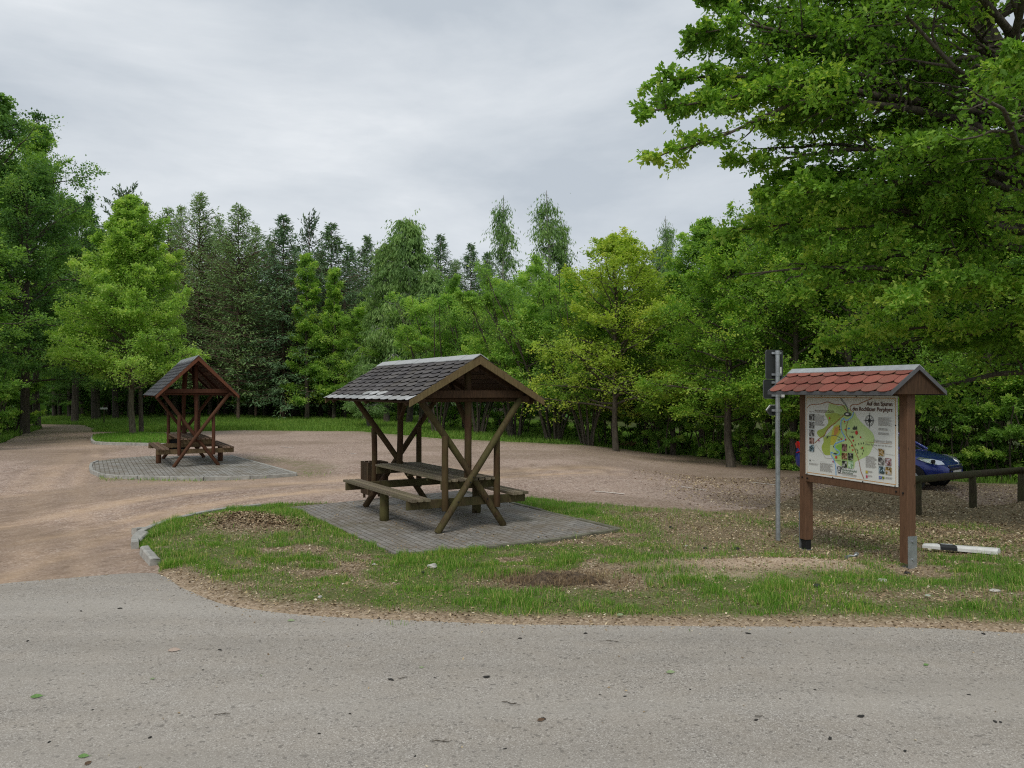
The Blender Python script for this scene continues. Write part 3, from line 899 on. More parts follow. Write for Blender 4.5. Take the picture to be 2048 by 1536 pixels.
def make_limbs(rng, T, TR, nl, tb, R, prof, el0, el1, sag=.15, te=.97, wob=.06, azr=None, lvar=(.55, 1.2)):
    """limbs from a trunk polyline: returns (nl,7,3), start radii"""
    t = tb + (te - tb) * ((np.arange(nl) + rng.uniform(0, 1, nl)) / nl)
    az = np.arange(nl) * 2.39996 + rng.normal(0, .35, nl) if azr is None else rng.uniform(azr[0], azr[1], nl)
    tt = (t - tb) / (1 - tb)
    L = R * np.array([prof(q) for q in tt]) * rng.uniform(lvar[0], lvar[1], nl)
    el = np.radians(el0 + (el1 - el0) * tt + rng.normal(0, 7, nl))
    P0 = poly_at(T, t); r0 = np.interp(t, np.linspace(0, 1, len(TR)), TR)
    s = np.linspace(0, 1, 7)[None, :, None]
    Hd = np.stack([np.cos(az), np.sin(az), 0 * az], 1)[:, None, :]
    P = P0[:, None, :] + Hd * (L * np.cos(el))[:, None, None] * s
    P = P + np.array([0, 0, 1]) * ((L * np.sin(el))[:, None, None] * s - sag * L[:, None, None] * s ** 2)
    nz = np.cumsum(rng.normal(0, 1, (nl, 7, 3)), 1) * (wob * L)[:, None, None] * .35; nz[:, 0] = 0
    P = P + nz
    return P, np.minimum(r0 * .6, .015 * L + .015), L

def foliage(rng, limbs, lr, Ls, nsub, ntw, nleaf, size, sublen=.42, twl=.5, sig=.09, s0=.22, hang=.15, droop=0, flatten=.6, tip=.25, base_tone=.4, minsub=.14, upsub=0.0, tscale=True):
    nl = len(limbs)
    # secondary branches
    s = s0 + (1 - s0) * (np.arange(nsub) + rng.uniform(0, 1, (nl, nsub))) / nsub
    q = s * 6; i = np.minimum(q.astype(int), 5); f = (q - i)[..., None]
    ar = np.arange(nl)[:, None]
    B = limbs[ar, i] * (1 - f) + limbs[ar, i + 1] * f
    dirl = limbs[ar, i + 1] - limbs[ar, i]; dirl /= np.linalg.norm(dirl, axis=2, keepdims=True) + 1e-9
    side = np.cross(dirl, [0, 0, 1.]); side /= np.linalg.norm(side, axis=2, keepdims=True) + 1e-9
    sgn = np.where((np.arange(nsub)[None, :] + rng.integers(0, 2, (nl, 1))) % 2 == 0, 1, -1)[..., None]
    ang = np.radians(rng.uniform(25, 68, (nl, nsub)))[..., None]
    vert = rng.normal(upsub, .33, (nl, nsub))[..., None] * np.array([0, 0, 1.])
    D = dirl * np.cos(ang) + side * sgn * np.sin(ang) + vert
    D /= np.linalg.norm(D, axis=2, keepdims=True)
    Lsub = (Ls[:, None] * sublen * (1.12 - s) ** .7 * rng.uniform(.6, 1.15, (nl, nsub))).clip(minsub)
    m = 5
    u = np.linspace(0, 1, m)
    SP = B[:, :, None, :] + D[:, :, None, :] * Lsub[..., None, None] * u[:, None]
    SP = SP - np.array([0, 0, 1]) * (droop * Lsub[..., None, None] * (u ** 2)[:, None])
    nz = np.cumsum(rng.normal(0, .05, SP.shape), 2) * Lsub[..., None, None]; nz[:, :, 0] = 0
    SP = (SP + nz).reshape(-1, m, 3)
    ns = len(SP); Lf = Lsub.reshape(-1)
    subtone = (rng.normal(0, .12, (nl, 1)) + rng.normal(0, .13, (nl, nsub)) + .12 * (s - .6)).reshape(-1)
    # twigs
    v = (np.arange(ntw) + rng.uniform(.1, 1, (ns, ntw))) / ntw
    q = v * (m - 1); i = np.minimum(q.astype(int), m - 2); f = (q - i)[..., None]
    ar = np.arange(ns)[:, None]
    TB = SP[ar, i] * (1 - f) + SP[ar, i + 1] * f
    TD = (SP[ar, i + 1] - SP[ar, i]); TD /= np.linalg.norm(TD, axis=2, keepdims=True) + 1e-9
    rn = rng.normal(0, .75, TD.shape); rn[..., 2] *= flatten
    TD = TD * .8 + rn; TD[..., 2] -= droop * 1.4
    TD /= np.linalg.norm(TD, axis=2, keepdims=True) + 1e-9
    TL = twl * rng.uniform(.5, 1.3, (ns, ntw)) * (np.clip(Lf / .75, .35, 1)[:, None] if tscale else 1)
    sgs = np.clip(Lf / .6, .45, 1)[:, None, None, None]
    # leaves
    w = rng.uniform(.1, 1.08, (ns, ntw, nleaf))
    LP = TB[:, :, None, :] + TD[:, :, None, :] * (TL[..., None] * w)[..., None]
    off = rng.normal(0, sig, LP.shape) * sgs; off[..., 2] *= flatten
    LP = LP + off
    LD = np.broadcast_to(TD[:, :, None, :], LP.shape) * .6 + off / (sig + 1e-6) * .35
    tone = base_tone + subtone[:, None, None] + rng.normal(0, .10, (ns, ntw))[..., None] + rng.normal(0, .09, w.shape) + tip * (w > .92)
    wood_segs = [(limbs[:, k], limbs[:, k + 1], lr * (1 - k / 6.6), lr * (1 - (k + 1) / 6.6)) for k in range(6)]
    sr = np.repeat(lr, nsub) * .38 * (1.1 - s.reshape(-1) * .6)
    wood_segs += [(SP[:, k], SP[:, k + 1], sr * (1 - k / 4.4), sr * (1 - (k + 1) / 4.4)) for k in range(4)]
    return LP.reshape(-1, 3), LD.reshape(-1, 3), np.clip(tone.reshape(-1), 0, 1), wood_segs

def trunk_poly(rng, Hh, r, lean=(0, 0), wob=.02, n=9, top=.012, flare=1.5):
    t = np.linspace(0, 1, n)
    P = np.stack([lean[0] * t ** 1.3, lean[1] * t ** 1.3, Hh * t], 1)
    nz = np.cumsum(rng.normal(0, wob * Hh / n * 1.5, (n, 3)), 0); nz[0] = 0; nz[:, 2] = 0
    P = P + nz
    R = r * (1 - t) ** .8 + top
    return P, R

def put_tree(name, label, cat, group, trunkmb, segs, LPs, mats, size, rng, leafkw, woodn=5, trunk_mat=None):
    root = thing(name, label, cat, group=group)
    tm = trunk_mat or M_BARK
    t = trunkmb.build('trunk', tm, root)
    S = [np.concatenate([np.asarray(s[k], float) for s in segs], 0) for k in range(4)]
    wood('branches', S[0], S[1], S[2], S[3], tm, root, woodn)
    LP, LD, TN = [np.concatenate([l[k] for l in LPs], 0) for k in range(3)]
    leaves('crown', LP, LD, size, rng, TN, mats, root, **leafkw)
    return root

def tubes_for(Ts, flare=1.45, n=9):
    m = MB()
    for k, (P, R) in enumerate(Ts):
        pts = [tuple(p) for p in P]; rad = list(R)
        p0, p1 = P[0], P[1]
        q = p0 + (p1 - p0) * .12
        pts = [tuple(p0 - np.array([0, 0, .25])), tuple(p0), tuple(q)] + pts[1:]
        rad = [rad[0] * flare * 1.1, rad[0] * flare, rad[0] * 1.08] + rad[1:]
        m.tube(pts, rad, n, False, .05, k)
    return m

def broadleaf(seed, name, label, cat, group, Hh, R, r=.12, base=.22, nl=40, prof=None, el=(12, 65), nsub=9, ntw=7, nleaf=14, size=.10, mat=None, bark=None,
              stems=1, spread=0, sag=.12, leafkw=None, lvar=(.55, 1.2), **kw):
    rng = np.random.default_rng(seed)
    prof = prof or (lambda q: (1 - q) ** .65 * (.55 + .9 * q if q < .5 else 1.0))
    Ts = []; segs = []; LPs = []
    for k in range(stems):
        a = k * 2.4 + rng.uniform(0, 1); sp = spread * rng.uniform(.5, 1) if stems > 1 else 0
        P, TR = trunk_poly(rng, Hh * (rng.uniform(.8, 1) if stems > 1 else .96), r * (rng.uniform(.6, 1) if stems > 1 else 1), (math.cos(a) * sp, math.sin(a) * sp), .02 if stems == 1 else .04)
        if stems > 1: P = P + np.array([math.cos(a), math.sin(a), 0]) * .30 * rng.uniform(.3, 1.4)
        Ts.append((P, TR))
        limbs, lr, Ls = make_limbs(rng, P, TR, max(3, nl // stems), base, R * (1 if stems == 1 else .62), prof, el[0], el[1], sag, lvar=lvar)
        a_, b_, c_, d_ = foliage(rng, limbs, lr, Ls, nsub, ntw, nleaf, size, **kw)
        LPs.append((a_, b_, c_)); segs += d_
    return put_tree(name, label, cat, group, tubes_for(Ts), segs, LPs, mat, size, rng, leafkw or {}, trunk_mat=bark)

def conifer(seed, name, label, cat, group, Hh, R, r=.16, base=.25, nwh=34, per=6, kind='spruce', mat=None, bark=None, dens=26, size=.30):
    rng = np.random.default_rng(seed)
    P, TR = trunk_poly(rng, Hh, r * .72, wob=.006, n=12)
    n = nwh * per
    t = base + (1 - base) * np.repeat((np.arange(nwh) + rng.uniform(-.3, .3, nwh)) / nwh, per).clip(0, .995)
    tt = (t - base) / (1 - base)
    az = rng.uniform(0, 2 * np.pi, n)
    if kind == 'spruce': L = R * (np.minimum(1, (1 - tt) * 2.6) ** 1.0 * (.75 + .25 * (1 - tt)) + .03); el = -12 + 45 * tt
    elif kind == 'larch': L = R * (np.minimum(1, (1 - tt) * 2.6) ** 1.0 * (.7 + .3 * np.minimum(1, tt * 3)) + .03); el = 2 + 40 * tt
    else: L = R * np.sqrt(np.clip(1 - ((tt - .45) / .58) ** 2, .02, 1)); el = 15 + 40 * tt
    L = L * rng.uniform(.4, 1.25, n) + .08
    el = np.radians(el + rng.normal(0, 8, n))
    s = np.linspace(0, 1, 5)[None, :, None]
    Hd = np.stack([np.cos(az), np.sin(az), 0 * az], 1)[:, None, :]
    P0 = poly_at(P, t)
    B = P0[:, None, :] + Hd * (L * np.cos(el))[:, None, None] * s + np.array([0, 0, 1]) * ((L * np.sin(el))[:, None, None] * s + (L[:, None, None] * (-.25 * s + .22 * s ** 2)))
    m = dens
    v = rng.uniform(.12, 1, (n, m)) ** (.8)
    keep = rng.uniform(0, 1, (n, m)) < (L / L.max())[:, None] * .9 + .15
    q = v * 4; i = np.minimum(q.astype(int), 3); f = (q - i)[..., None]; ar = np.arange(n)[:, None]
    Q = B[ar, i] * (1 - f) + B[ar, i + 1] * f
    D = B[ar, i + 1] - B[ar, i]; D /= np.linalg.norm(D, axis=2, keepdims=True) + 1e-9
    side = np.cross(D, [0, 0, 1.]) * rng.choice([-1, 1], (n, m, 1)) * rng.uniform(.2, 1.2, (n, m, 1))
    LD = D * .7 + side + np.array([0, 0, -1]) * (rng.uniform(0, .9, (n, m, 1)) if kind != 'pine' else rng.uniform(-1.0, .3, (n, m, 1)))
    off = side * (rng.uniform(0, .5, (n, m, 1)) * (L[:, None, None] * .22)) + rng.normal(0, .05, (n, m, 3))
    off[..., 2] -= rng.uniform(0, .25 if kind != 'pine' else .05, (n, m))
    Q = Q + off
    tone = np.clip(.42 + rng.normal(0, .10, (n, 1)) + rng.normal(0, .12, (n, m)) + .1 * (v - .5), 0, 1)
    root = thing(name, label, cat, group=group)
    tubes_for([(P, TR)], 1.3).build('trunk', bark or M_BARKP, root)
    br = (.010 + .010 * L)
    S = [(B[:, k], B[:, k + 1], br * (1 - k / 4.3), br * (1 - (k + 1) / 4.3)) for k in range(4)]
    S = [np.concatenate([s_[k] for s_ in S], 0) for k in range(4)]
    wood('branches', S[0], S[1], S[2], S[3], bark or M_BARKP, root, 4)
    # dead lower branches
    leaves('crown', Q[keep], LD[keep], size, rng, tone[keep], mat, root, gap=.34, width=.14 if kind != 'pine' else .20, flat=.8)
    return root

def place(root, px, d, rz=0.0, s=1.0, sz=None, dz=0.0):
    X = (px - 1024) / FPX * d
    root.location = (X, d, float(H(X, d)) - .05 + dz)
    root.rotation_euler = (0, 0, rz)
    root.scale = (s, s, sz or s)
    return root
used = set()
def again(proto, label, group, px, d, rz, s, sz=None, name=None, cat=None):
    """first use moves the source itself, later uses copy it with its parts"""
    if proto.name in used:
        o = copy_tree(proto)
    else:
        used.add(proto.name); o = proto
    o['label'] = label
    if group: o['group'] = group
    elif 'group' in o: del o['group']
    if cat: o['category'] = cat
    return place(o, px, d, rz, s, sz)
def hfor(ytop, d, Hproto):
    return (CAMH + (780 - ytop) / FPX * d + .1) / Hproto

# --- the bright linden on its island
lind = broadleaf(101, 'linden_tree', 'bright lime green linden on the small kerbed island behind the far shelter', 'tree', None, 10.6, 4.1, r=.115, base=.19, nl=120,
                 prof=lambda q: (1 - q) ** .60 * min(1, .80 + .6 * q) + .03, el=(20, 72), nsub=9, ntw=7, nleaf=20, size=.10, mat=L_LIND, bark=M_BARKL, sublen=.36, twl=.42, sig=.11, flatten=.75, base_tone=.42, sag=.08, upsub=.12, lvar=(.70, 1.05), leafkw=dict(gap=.30))
place(lind, 266, 35.6, .4, 1.06, 1.0, dz=.1)
lind.location.z = .05

# --- source trees, built once each
P_A = broadleaf(201, 'broadleaf_tree', 'x', 'tree', 'g', 12, 4.3, r=.17, base=.20, nl=52, nsub=10, ntw=7, nleaf=22, size=.10, mat=L_DARK, sublen=.40, twl=.5, sig=.12, flatten=.75, prof=lambda q: (1 - q ** 2.2) ** .8 * (.62 + .55 * math.sin(min(1, q * 1.4) * 1.57)), el=(5, 68))
P_B = broadleaf(202, 'broadleaf_tree', 'x', 'tree', 'g', 11, 3.4, r=.13, base=.20, nl=48, nsub=9, ntw=7, nleaf=22, size=.098, mat=L_MID, sublen=.42, twl=.5, sig=.11, flatten=.75, prof=lambda q: (1 - q ** 2) ** .8 * (.7 + .4 * q), el=(12, 74))
P_C = broadleaf(203, 'oak_tree', 'x', 'tree', 'g', 10.5, 3.9, r=.14, base=.20, nl=44, nsub=10, ntw=6, nleaf=22, size=.098, mat=L_OAK, sublen=.45, twl=.48, sig=.10, flatten=.8, prof=lambda q: (1 - q ** 2.4) ** .8 * (.75 + .3 * q), el=(5, 70), tip=.4)
P_D = broadleaf(204, 'slender_oak', 'x', 'tree', 'g', 11, 2.1, r=.13, base=.10, nl=46, nsub=8, ntw=6, nleaf=22, size=.105, mat=L_MID, sublen=.5, twl=.45, sig=.11, flatten=.8, prof=lambda q: (1 - q) ** .5 * (.9 + .25 * math.sin(q * 17)), el=(18, 62), base_tone=.55)
P_H = broadleaf(205, 'hazel_bush', 'x', 'shrub', 'g', 7.6, 3.9, r=.05, base=.28, nl=72, nsub=9, ntw=7, nleaf=22, size=.092, mat=L_MID, stems=11, spread=3.0, sublen=.5, twl=.45, sig=.10, flatten=.8, upsub=.2, prof=lambda q: .65 + .35 * q if q < .6 else (1.86 * (1.15 - q)), el=(10, 60), base_tone=.48)
P_S = broadleaf(206, 'low_bush', 'x', 'shrub', 'g', 2.4, 1.5, r=.03, base=.06, nl=30, nsub=7, ntw=5, nleaf=14, size=.08, mat=L_MID, stems=6, spread=.8, sublen=.5, twl=.3, sig=.08, flatten=.6, el=(8, 60), base_tone=.38)
P_Y = broadleaf(207, 'maple_tree', 'yellow green young maple with a visible trunk at the edge of the gravel', 'tree', None, 7.9, 3.1, r=.085, base=.20, nl=60, nsub=8, ntw=6, nleaf=17, size=.085, mat=L_YEL, sublen=.45, twl=.42, sig=.085, flatten=.75, upsub=.1, prof=lambda q: (1 - q ** 4) ** .7 * (.95 + .12 * math.sin(q * 14)), el=(15, 70), tip=.35)
P_BI = broadleaf(208, 'birch_tree', 'x', 'tree', 'g', 13, 2.6, r=.14, base=.22, nl=44, tscale=False, nsub=8, ntw=9, nleaf=11, size=.20, mat=L_BIRCH, bark=M_BARKB, sublen=.5, twl=.85, sig=.045, flatten=.9, prof=lambda q: (1 - q) ** .45 * .95 + .08, el=(30, 72), sag=.35, droop=.9, hang=.5, leafkw=dict(hang=1.6, width=.13, gap=.36))
P_BS = broadleaf(209, 'birch_tree', 'x', 'tree', 'g', 15, 1.9, r=.13, base=.40, nl=26, tscale=False, nsub=7, ntw=7, nleaf=8, size=.20, mat=L_BIRCH, bark=M_BARKB, sublen=.55, twl=.95, sig=.04, flatten=.9, prof=lambda q: (1 - q) ** .45 + .1, el=(38, 76), sag=.4, droop=1.1, hang=.6, base_tone=.3, leafkw=dict(hang=1.8, width=.11, gap=.40))
P_SP = conifer(301, 'spruce_tree', 'x', 'tree', 'g', 18, 3.4, base=.12, nwh=60, per=9, kind='spruce', mat=L_NEED, dens=46, size=.30)
P_LA = conifer(302, 'larch_tree', 'x', 'tree', 'g', 18, 3.4, base=.14, nwh=62, per=8, kind='larch', mat=L_LARCH, dens=36, size=.28)
P_LB = conifer(303, 'larch_tree', 'x', 'tree', 'g', 18, 3.3, base=.16, nwh=56, per=8, kind='larch', mat=L_LARCH, dens=30, size=.28)
P_PI = conifer(304, 'pine_tree', 'x', 'tree', 'g', 17, 2.2, base=.50, nwh=20, per=6, kind='pine', mat=L_PINE, dens=34, size=.30)
HP = {P_A.name: 12, P_B.name: 11, P_C.name: 10.5, P_D.name: 11, P_H.name: 8.2, P_S.name: 2.6, P_BI.name: 13, P_BS.name: 15, P_SP.name: 18, P_LA.name: 18, P_LB.name: 18, P_PI.name: 17}
rt = random.Random(77)
def T(proto, label, group, px, ytop, d, sx=None, cat=None):
    sz = hfor(ytop, d, HP[proto_key(proto)])
    s = sx or sz * rt.uniform(.92, 1.1)
    return again(proto, label, group, px, d, rt.uniform(0, 6.28), s, sz, cat=cat)
def proto_key(p): return p.name

# conifers behind the meadow
G = 'conifers of the forest edge behind the meadow'
T(P_PI, 'dark pine whose ragged tip shows just above the bright linden', G, 245, 385, 60, .95)
T(P_LB, 'thin dark conifer top right of the linden tip', G, 285, 400, 62, .9)
T(P_LB, 'grey green larch with a thin tip, first to the right of the linden', G, 333, 412, 60, .9)
T(P_LA, 'tallest larch of the row, with a bare dark stem showing, behind the far shelter', G, 397, 384, 57, 1.0)
T(P_LB, 'narrow larch close behind the tallest larch', G, 360, 408, 64, .8)
T(P_LB, 'low larch between the two tallest larches', G, 437, 432, 61, .8)
T(P_LA, 'second tallest larch with open see-through crown and dark double stem', G, 477, 408, 54, .95)
T(P_LB, 'leaning larch on the right shoulder of the second tallest larch', G, 512, 450, 58, .85)
T(P_SP, 'dense blue green spruce with a blunt tip left of the dark pine', G, 567, 429, 55, .95)
T(P_PI, 'small dark pine with upright tufted tip between two dense spruces', G, 618, 440, 64, .8)
T(P_SP, 'dense dark spruce with a smooth pointed outline left of the big birch', G, 660, 445, 58, 1.05)
T(P_SP, 'dark spruce half hidden behind the left side of the big birch', G, 735, 470, 62, .85)
T(P_SP, 'dark spruce tip just right of the big birch', G, 882, 468, 62, .8)
T(P_SP, 'small pointed spruce standing alone above the hazels, left of the two tall birches', G, 943, 486, 64, .8)
T(P_SP, 'low dark spruce below the left tall birch', G, 975, 505, 62, .8)
T(P_BS, 'slim dark feathery tree rising alone behind the maple and the oaks', None, 1338, 400, 52, .9)
T(P_SP, 'low dark conifer at the foot of the slim feathery tree', G, 1312, 480, 55, .7)
back = 'dark conifer deeper in the forest, one of the second row behind the meadow'
for px, yt, d in [(300, 470, 70), (345, 480, 72), (420, 470, 71), (455, 478, 68), (500, 490, 73), (540, 480, 70), (590, 490, 74), (640, 500, 72), (700, 490, 70), (760, 500, 74), (820, 505, 72), (910, 520, 72), (1005, 540, 74), (1060, 540, 73),
                  (260, 470, 70), (210, 460, 68), (160, 480, 72), (1120, 540, 72), (1200, 545, 70)]:
    T(rt.choice([P_SP, P_LB, P_LA]), back, 'second row conifers', px, yt, d, rt.uniform(.85, 1.1))
# deciduous trees in front of the conifers
T(P_D, 'slender light green oak with a ragged narrow crown standing in front of the spruces', None, 614, 492, 54, 1.15)
T(P_D, 'shorter slender light green oak touching the right side of the ragged narrow one', None, 668, 520, 54, .95)
T(P_BI, 'big birch with white stems and hanging twigs behind the near shelter roof', None, 818, 418, 50, 1.3)
T(P_BI, 'pale green birch joined to the left side of the big birch', None, 775, 470, 51, 1.0)
T(P_BI, 'birch leaning out at the right side of the big birch', None, 862, 520, 48, .9)
T(P_BS, 'left one of the two tall see-through birches above the hazels', None, 1000, 374, 50, 1.1)
T(P_BS, 'right one of the two tall see-through birches, the denser one', None, 1098, 364, 50, 1.35)
T(P_BS, 'short birch leaning out on the right of the two tall birches', None, 1128, 405, 51, .8)
T(P_BI, 'small weeping birch behind the left end of the near shelter roof', None, 738, 722, 44, .6)
small = 'young broadleaf tree filling the gap under the conifers behind the meadow'
for px, yt, d, pr in [(470, 690, 63, P_A), (540, 660, 61, P_A), (585, 700, 58, P_B), (640, 680, 58, P_A), (690, 640, 55, P_B), (728, 600, 53, P_B), (770, 600, 51, P_B), (330, 700, 64, P_A), (390, 690, 64, P_B), (505, 720, 60, P_B), (275, 690, 62, P_A), (840, 640, 49, P_B)]:
    T(pr, small, 'young trees under the conifers', px, yt, d, rt.uniform(.75, 1.0))
# hazels and trees right of the centre, along the gravel
T(P_H, 'leftmost hazel clump beside the near shelter roof', 'hazel clumps along the gravel', 880, 575, 39, .95)
T(P_H, 'tall round hazel clump left of the shelter ridge line, under the left tall birch', 'hazel clumps along the gravel', 955, 548, 38.5, .95)
T(P_H, 'dense hazel clump with many dark stems right behind the near shelter', 'hazel clumps along the gravel', 1030, 535, 35, .95)
T(P_H, 'big hazel clump with many dark stems left of the yellow green maple', 'hazel clumps along the gravel', 1110, 520, 33, 1.0)
T(P_H, 'hazel clump whose stems stand just left of the maple trunk', 'hazel clumps along the gravel', 1178, 560, 31.5, .8)
place(P_Y, 1232, 29.6, 1.0, 1.22)
P_Y.scale.z = hfor(470, 29.6, 7.9); used.add(P_Y.name)
o = copy_tree(P_Y); o['label'] = 'second yellow green maple behind the first one and to its right'; place(o, 1290, 33, 2.5, .95); o.scale.z = hfor(520, 33, 7.9)
T(P_B, 'mid green tree behind the right side of the yellow green maple', None, 1345, 520, 31, .8)
T(P_B, 'tall bright green tree whose top stands against the sky right of the slim feathery tree', None, 1405, 405, 30.5, .88)
T(P_C, 'oak with a forked trunk at the gravel edge, left of the road sign post', None, 1462, 430, 26, .92)
T(P_C, 'oak behind the road sign post', None, 1530, 350, 28, .95)
right = 'broadleaf tree in the dense stand behind the notice board and the car'
for px, yt, d, pr in [(1590, 350, 25, P_C), (1650, 330, 27, P_B), (1700, 380, 24, P_C), (1770, 350, 26, P_C), (1840, 380, 24, P_B), (1900, 300, 26, P_A), (1980, 330, 24, P_C), (2060, 260, 25, P_A), (2140, 300, 23, P_C),
                      (1500, 430, 33, P_A), (1600, 380, 33, P_A), (1720, 360, 33, P_A), (1850, 330, 33, P_A), (2000, 300, 34, P_A), (1420, 520, 36, P_A), (1330, 560, 38, P_A), (1230, 560, 38, P_A), (1120, 570, 40, P_A), (1020, 580, 42, P_A), (930, 600, 43, P_A)]:
    T(pr, right if px > 1480 else 'dark broadleaf tree standing behind the hazels and maples', 'trees of the stand on the right' if px > 1480 else 'trees behind the hazels', px, yt, d, rt.uniform(.8, 1.0))
# low bushes along the lot edge
for px, d, s in [(1510, 26.5, .6), (1560, 25.5, .7), (1610, 25, .75), (1660, 25, .8), (1330, 31, .9), (1210, 33, .9), (1300, 33.5, 1.0), (1110, 37, 1.0), (1010, 39, 1.0), (1420, 30, .9), (1480, 28.5, .8), (1730, 25, .8), (1790, 24.6, .9), (1850, 24.4, .85), (1905, 24, .9), (1960, 23.6, .9), (2015, 23, 1.0), (2070, 22.5, 1.0), (1660, 28, 1.1), (1800, 28, 1.1), (1930, 27, 1.1), (1440, 30, .6), (1370, 33, .7), (1270, 34, .6), (1160, 36, .6),
                 (1050, 38, .6), (960, 41, .6), (900, 43, .7), (800, 52, .8), (745, 54, .9), (690, 57, .9), (620, 59, .9), (540, 61, .9), (470, 63, .8), (400, 63, .8), (330, 64, .8), (300, 62, .8), (250, 60, .7), (170, 60, .7)]:
    again(P_S, 'low leafy bush in the undergrowth behind the gravel edge' if px < 1480 else 'low leafy bush behind the blue car and the barrier', 'low bushes at the forest edge' if px < 1480 else 'low bushes behind the car', px, d, rt.uniform(0, 6), s * 1.05)
# left side
GL = 'big dark trees left of the track'
T(P_A, 'tallest dark tree at the left edge, its top thinning out against the sky', GL, -20, 185, 38, 1.35)
T(P_B, 'tall tree with an open ragged top, second from the left edge', GL, 75, 235, 43, 1.25)
T(P_A, 'broad dark tree with crown over the track, left of the linden', GL, 50, 330, 38, 1.1)
T(P_A, 'dark tree behind the left flank of the linden', GL, 150, 395, 50, 1.15)
T(P_A, 'dark tree between the linden tip and the tall left trees', GL, 190, 455, 52, 1.0)
T(P_B, 'lighter green tree hanging into the picture at the left edge', GL, -90, 330, 29, 1.1)
T(P_A, 'dark tree behind the tallest one at the left edge', GL, -70, 260, 46, 1.2)
T(P_A, 'dark tree deep behind the bend of the track', GL, 110, 520, 58, .9)
for px, d in [(-10, 35), (-40, 31), (20, 38), (-75, 27), (40, 42)]:
    again(P_S, 'bush on the grass bank at the left edge of the gravel', 'bushes on the left bank', px, d, rt.uniform(0, 6), 1.2)
for px, yt, d in [(230, 600, 58), (190, 620, 60), (120, 620, 62), (60, 640, 60), (150, 680, 57), (260, 640, 57)]:
    T(P_A, 'dark tree in the shade behind the bend of the track', 'shaded trees behind the track', px, yt, d, .8)

for px, yt, d, pr in [(2260, 300, 24, P_B), (2420, 250, 26, P_A), (2620, 250, 24, P_C), (2850, 200, 24, P_A), (2350, 300, 31, P_A), (2700, 300, 32, P_A)]:
    T(pr, 'broadleaf tree further along the stand, off to the right of the car', 'trees of the stand beyond the car', px, yt, d, rt.uniform(.85, 1.0))
for px, d in [(2140, 21.5), (2220, 21.5), (2310, 22), (2400, 22), (2500, 22), (2620, 21)]:
    again(P_S, 'low leafy bush at the foot of the stand, off to the right of the car', 'bushes beyond the car', px, d, rt.uniform(0, 6), 1.2)
for px, yt, d in [(-330, 200, 30), (-560, 150, 32)]:
    T(P_A, 'big dark tree further out to the left of the track', 'trees left of the picture', px, yt, d, 1.2)

# bare trunks of the shaded forest between the linden and the conifers
def bare_trunk(px, d, Hh, r, lean, label, group):
    rg = np.random.default_rng(int(px * 7 + d))
    P, TR = trunk_poly(rg, Hh, r, lean, .01)
    TR = TR.clip(r * .5)
    root = thing('tree_trunk', label, 'tree', group=group)
    tubes_for([(P, TR)], 1.4).build('trunk', M_BARKL if r > .2 else M_BARK, root)
    return place(root, px, d)
bare_trunk(283, 38.5, 5.5, .10, (-.1, 0), 'dark trunk right behind the linden trunk', None)
bare_trunk(232, 55, 9, .20, (-.5, 0), 'grey leaning trunk in the dark forest left of the linden trunk', None)
bare_trunk(194, 54, 9, .22, (0, 0), 'thick dark trunk in the shade beside the little post', None)
for px, d in [(165, 60), (140, 58), (218, 62), (305, 62), (420, 61), (452, 62), (500, 60), (530, 60), (560, 62), (595, 60), (640, 60), (690, 58), (110, 60), (745, 55), (398, 62), (350, 61), (475, 60), (575, 59), (20, 50), (55, 52), (480, 62)]:
    bare_trunk(px, d, rt.uniform(8, 12), rt.uniform(.13, .22), (rt.uniform(-.4, .4), 0), 'straight dark trunk in the shade of the forest edge', 'bare trunks at the forest edge')

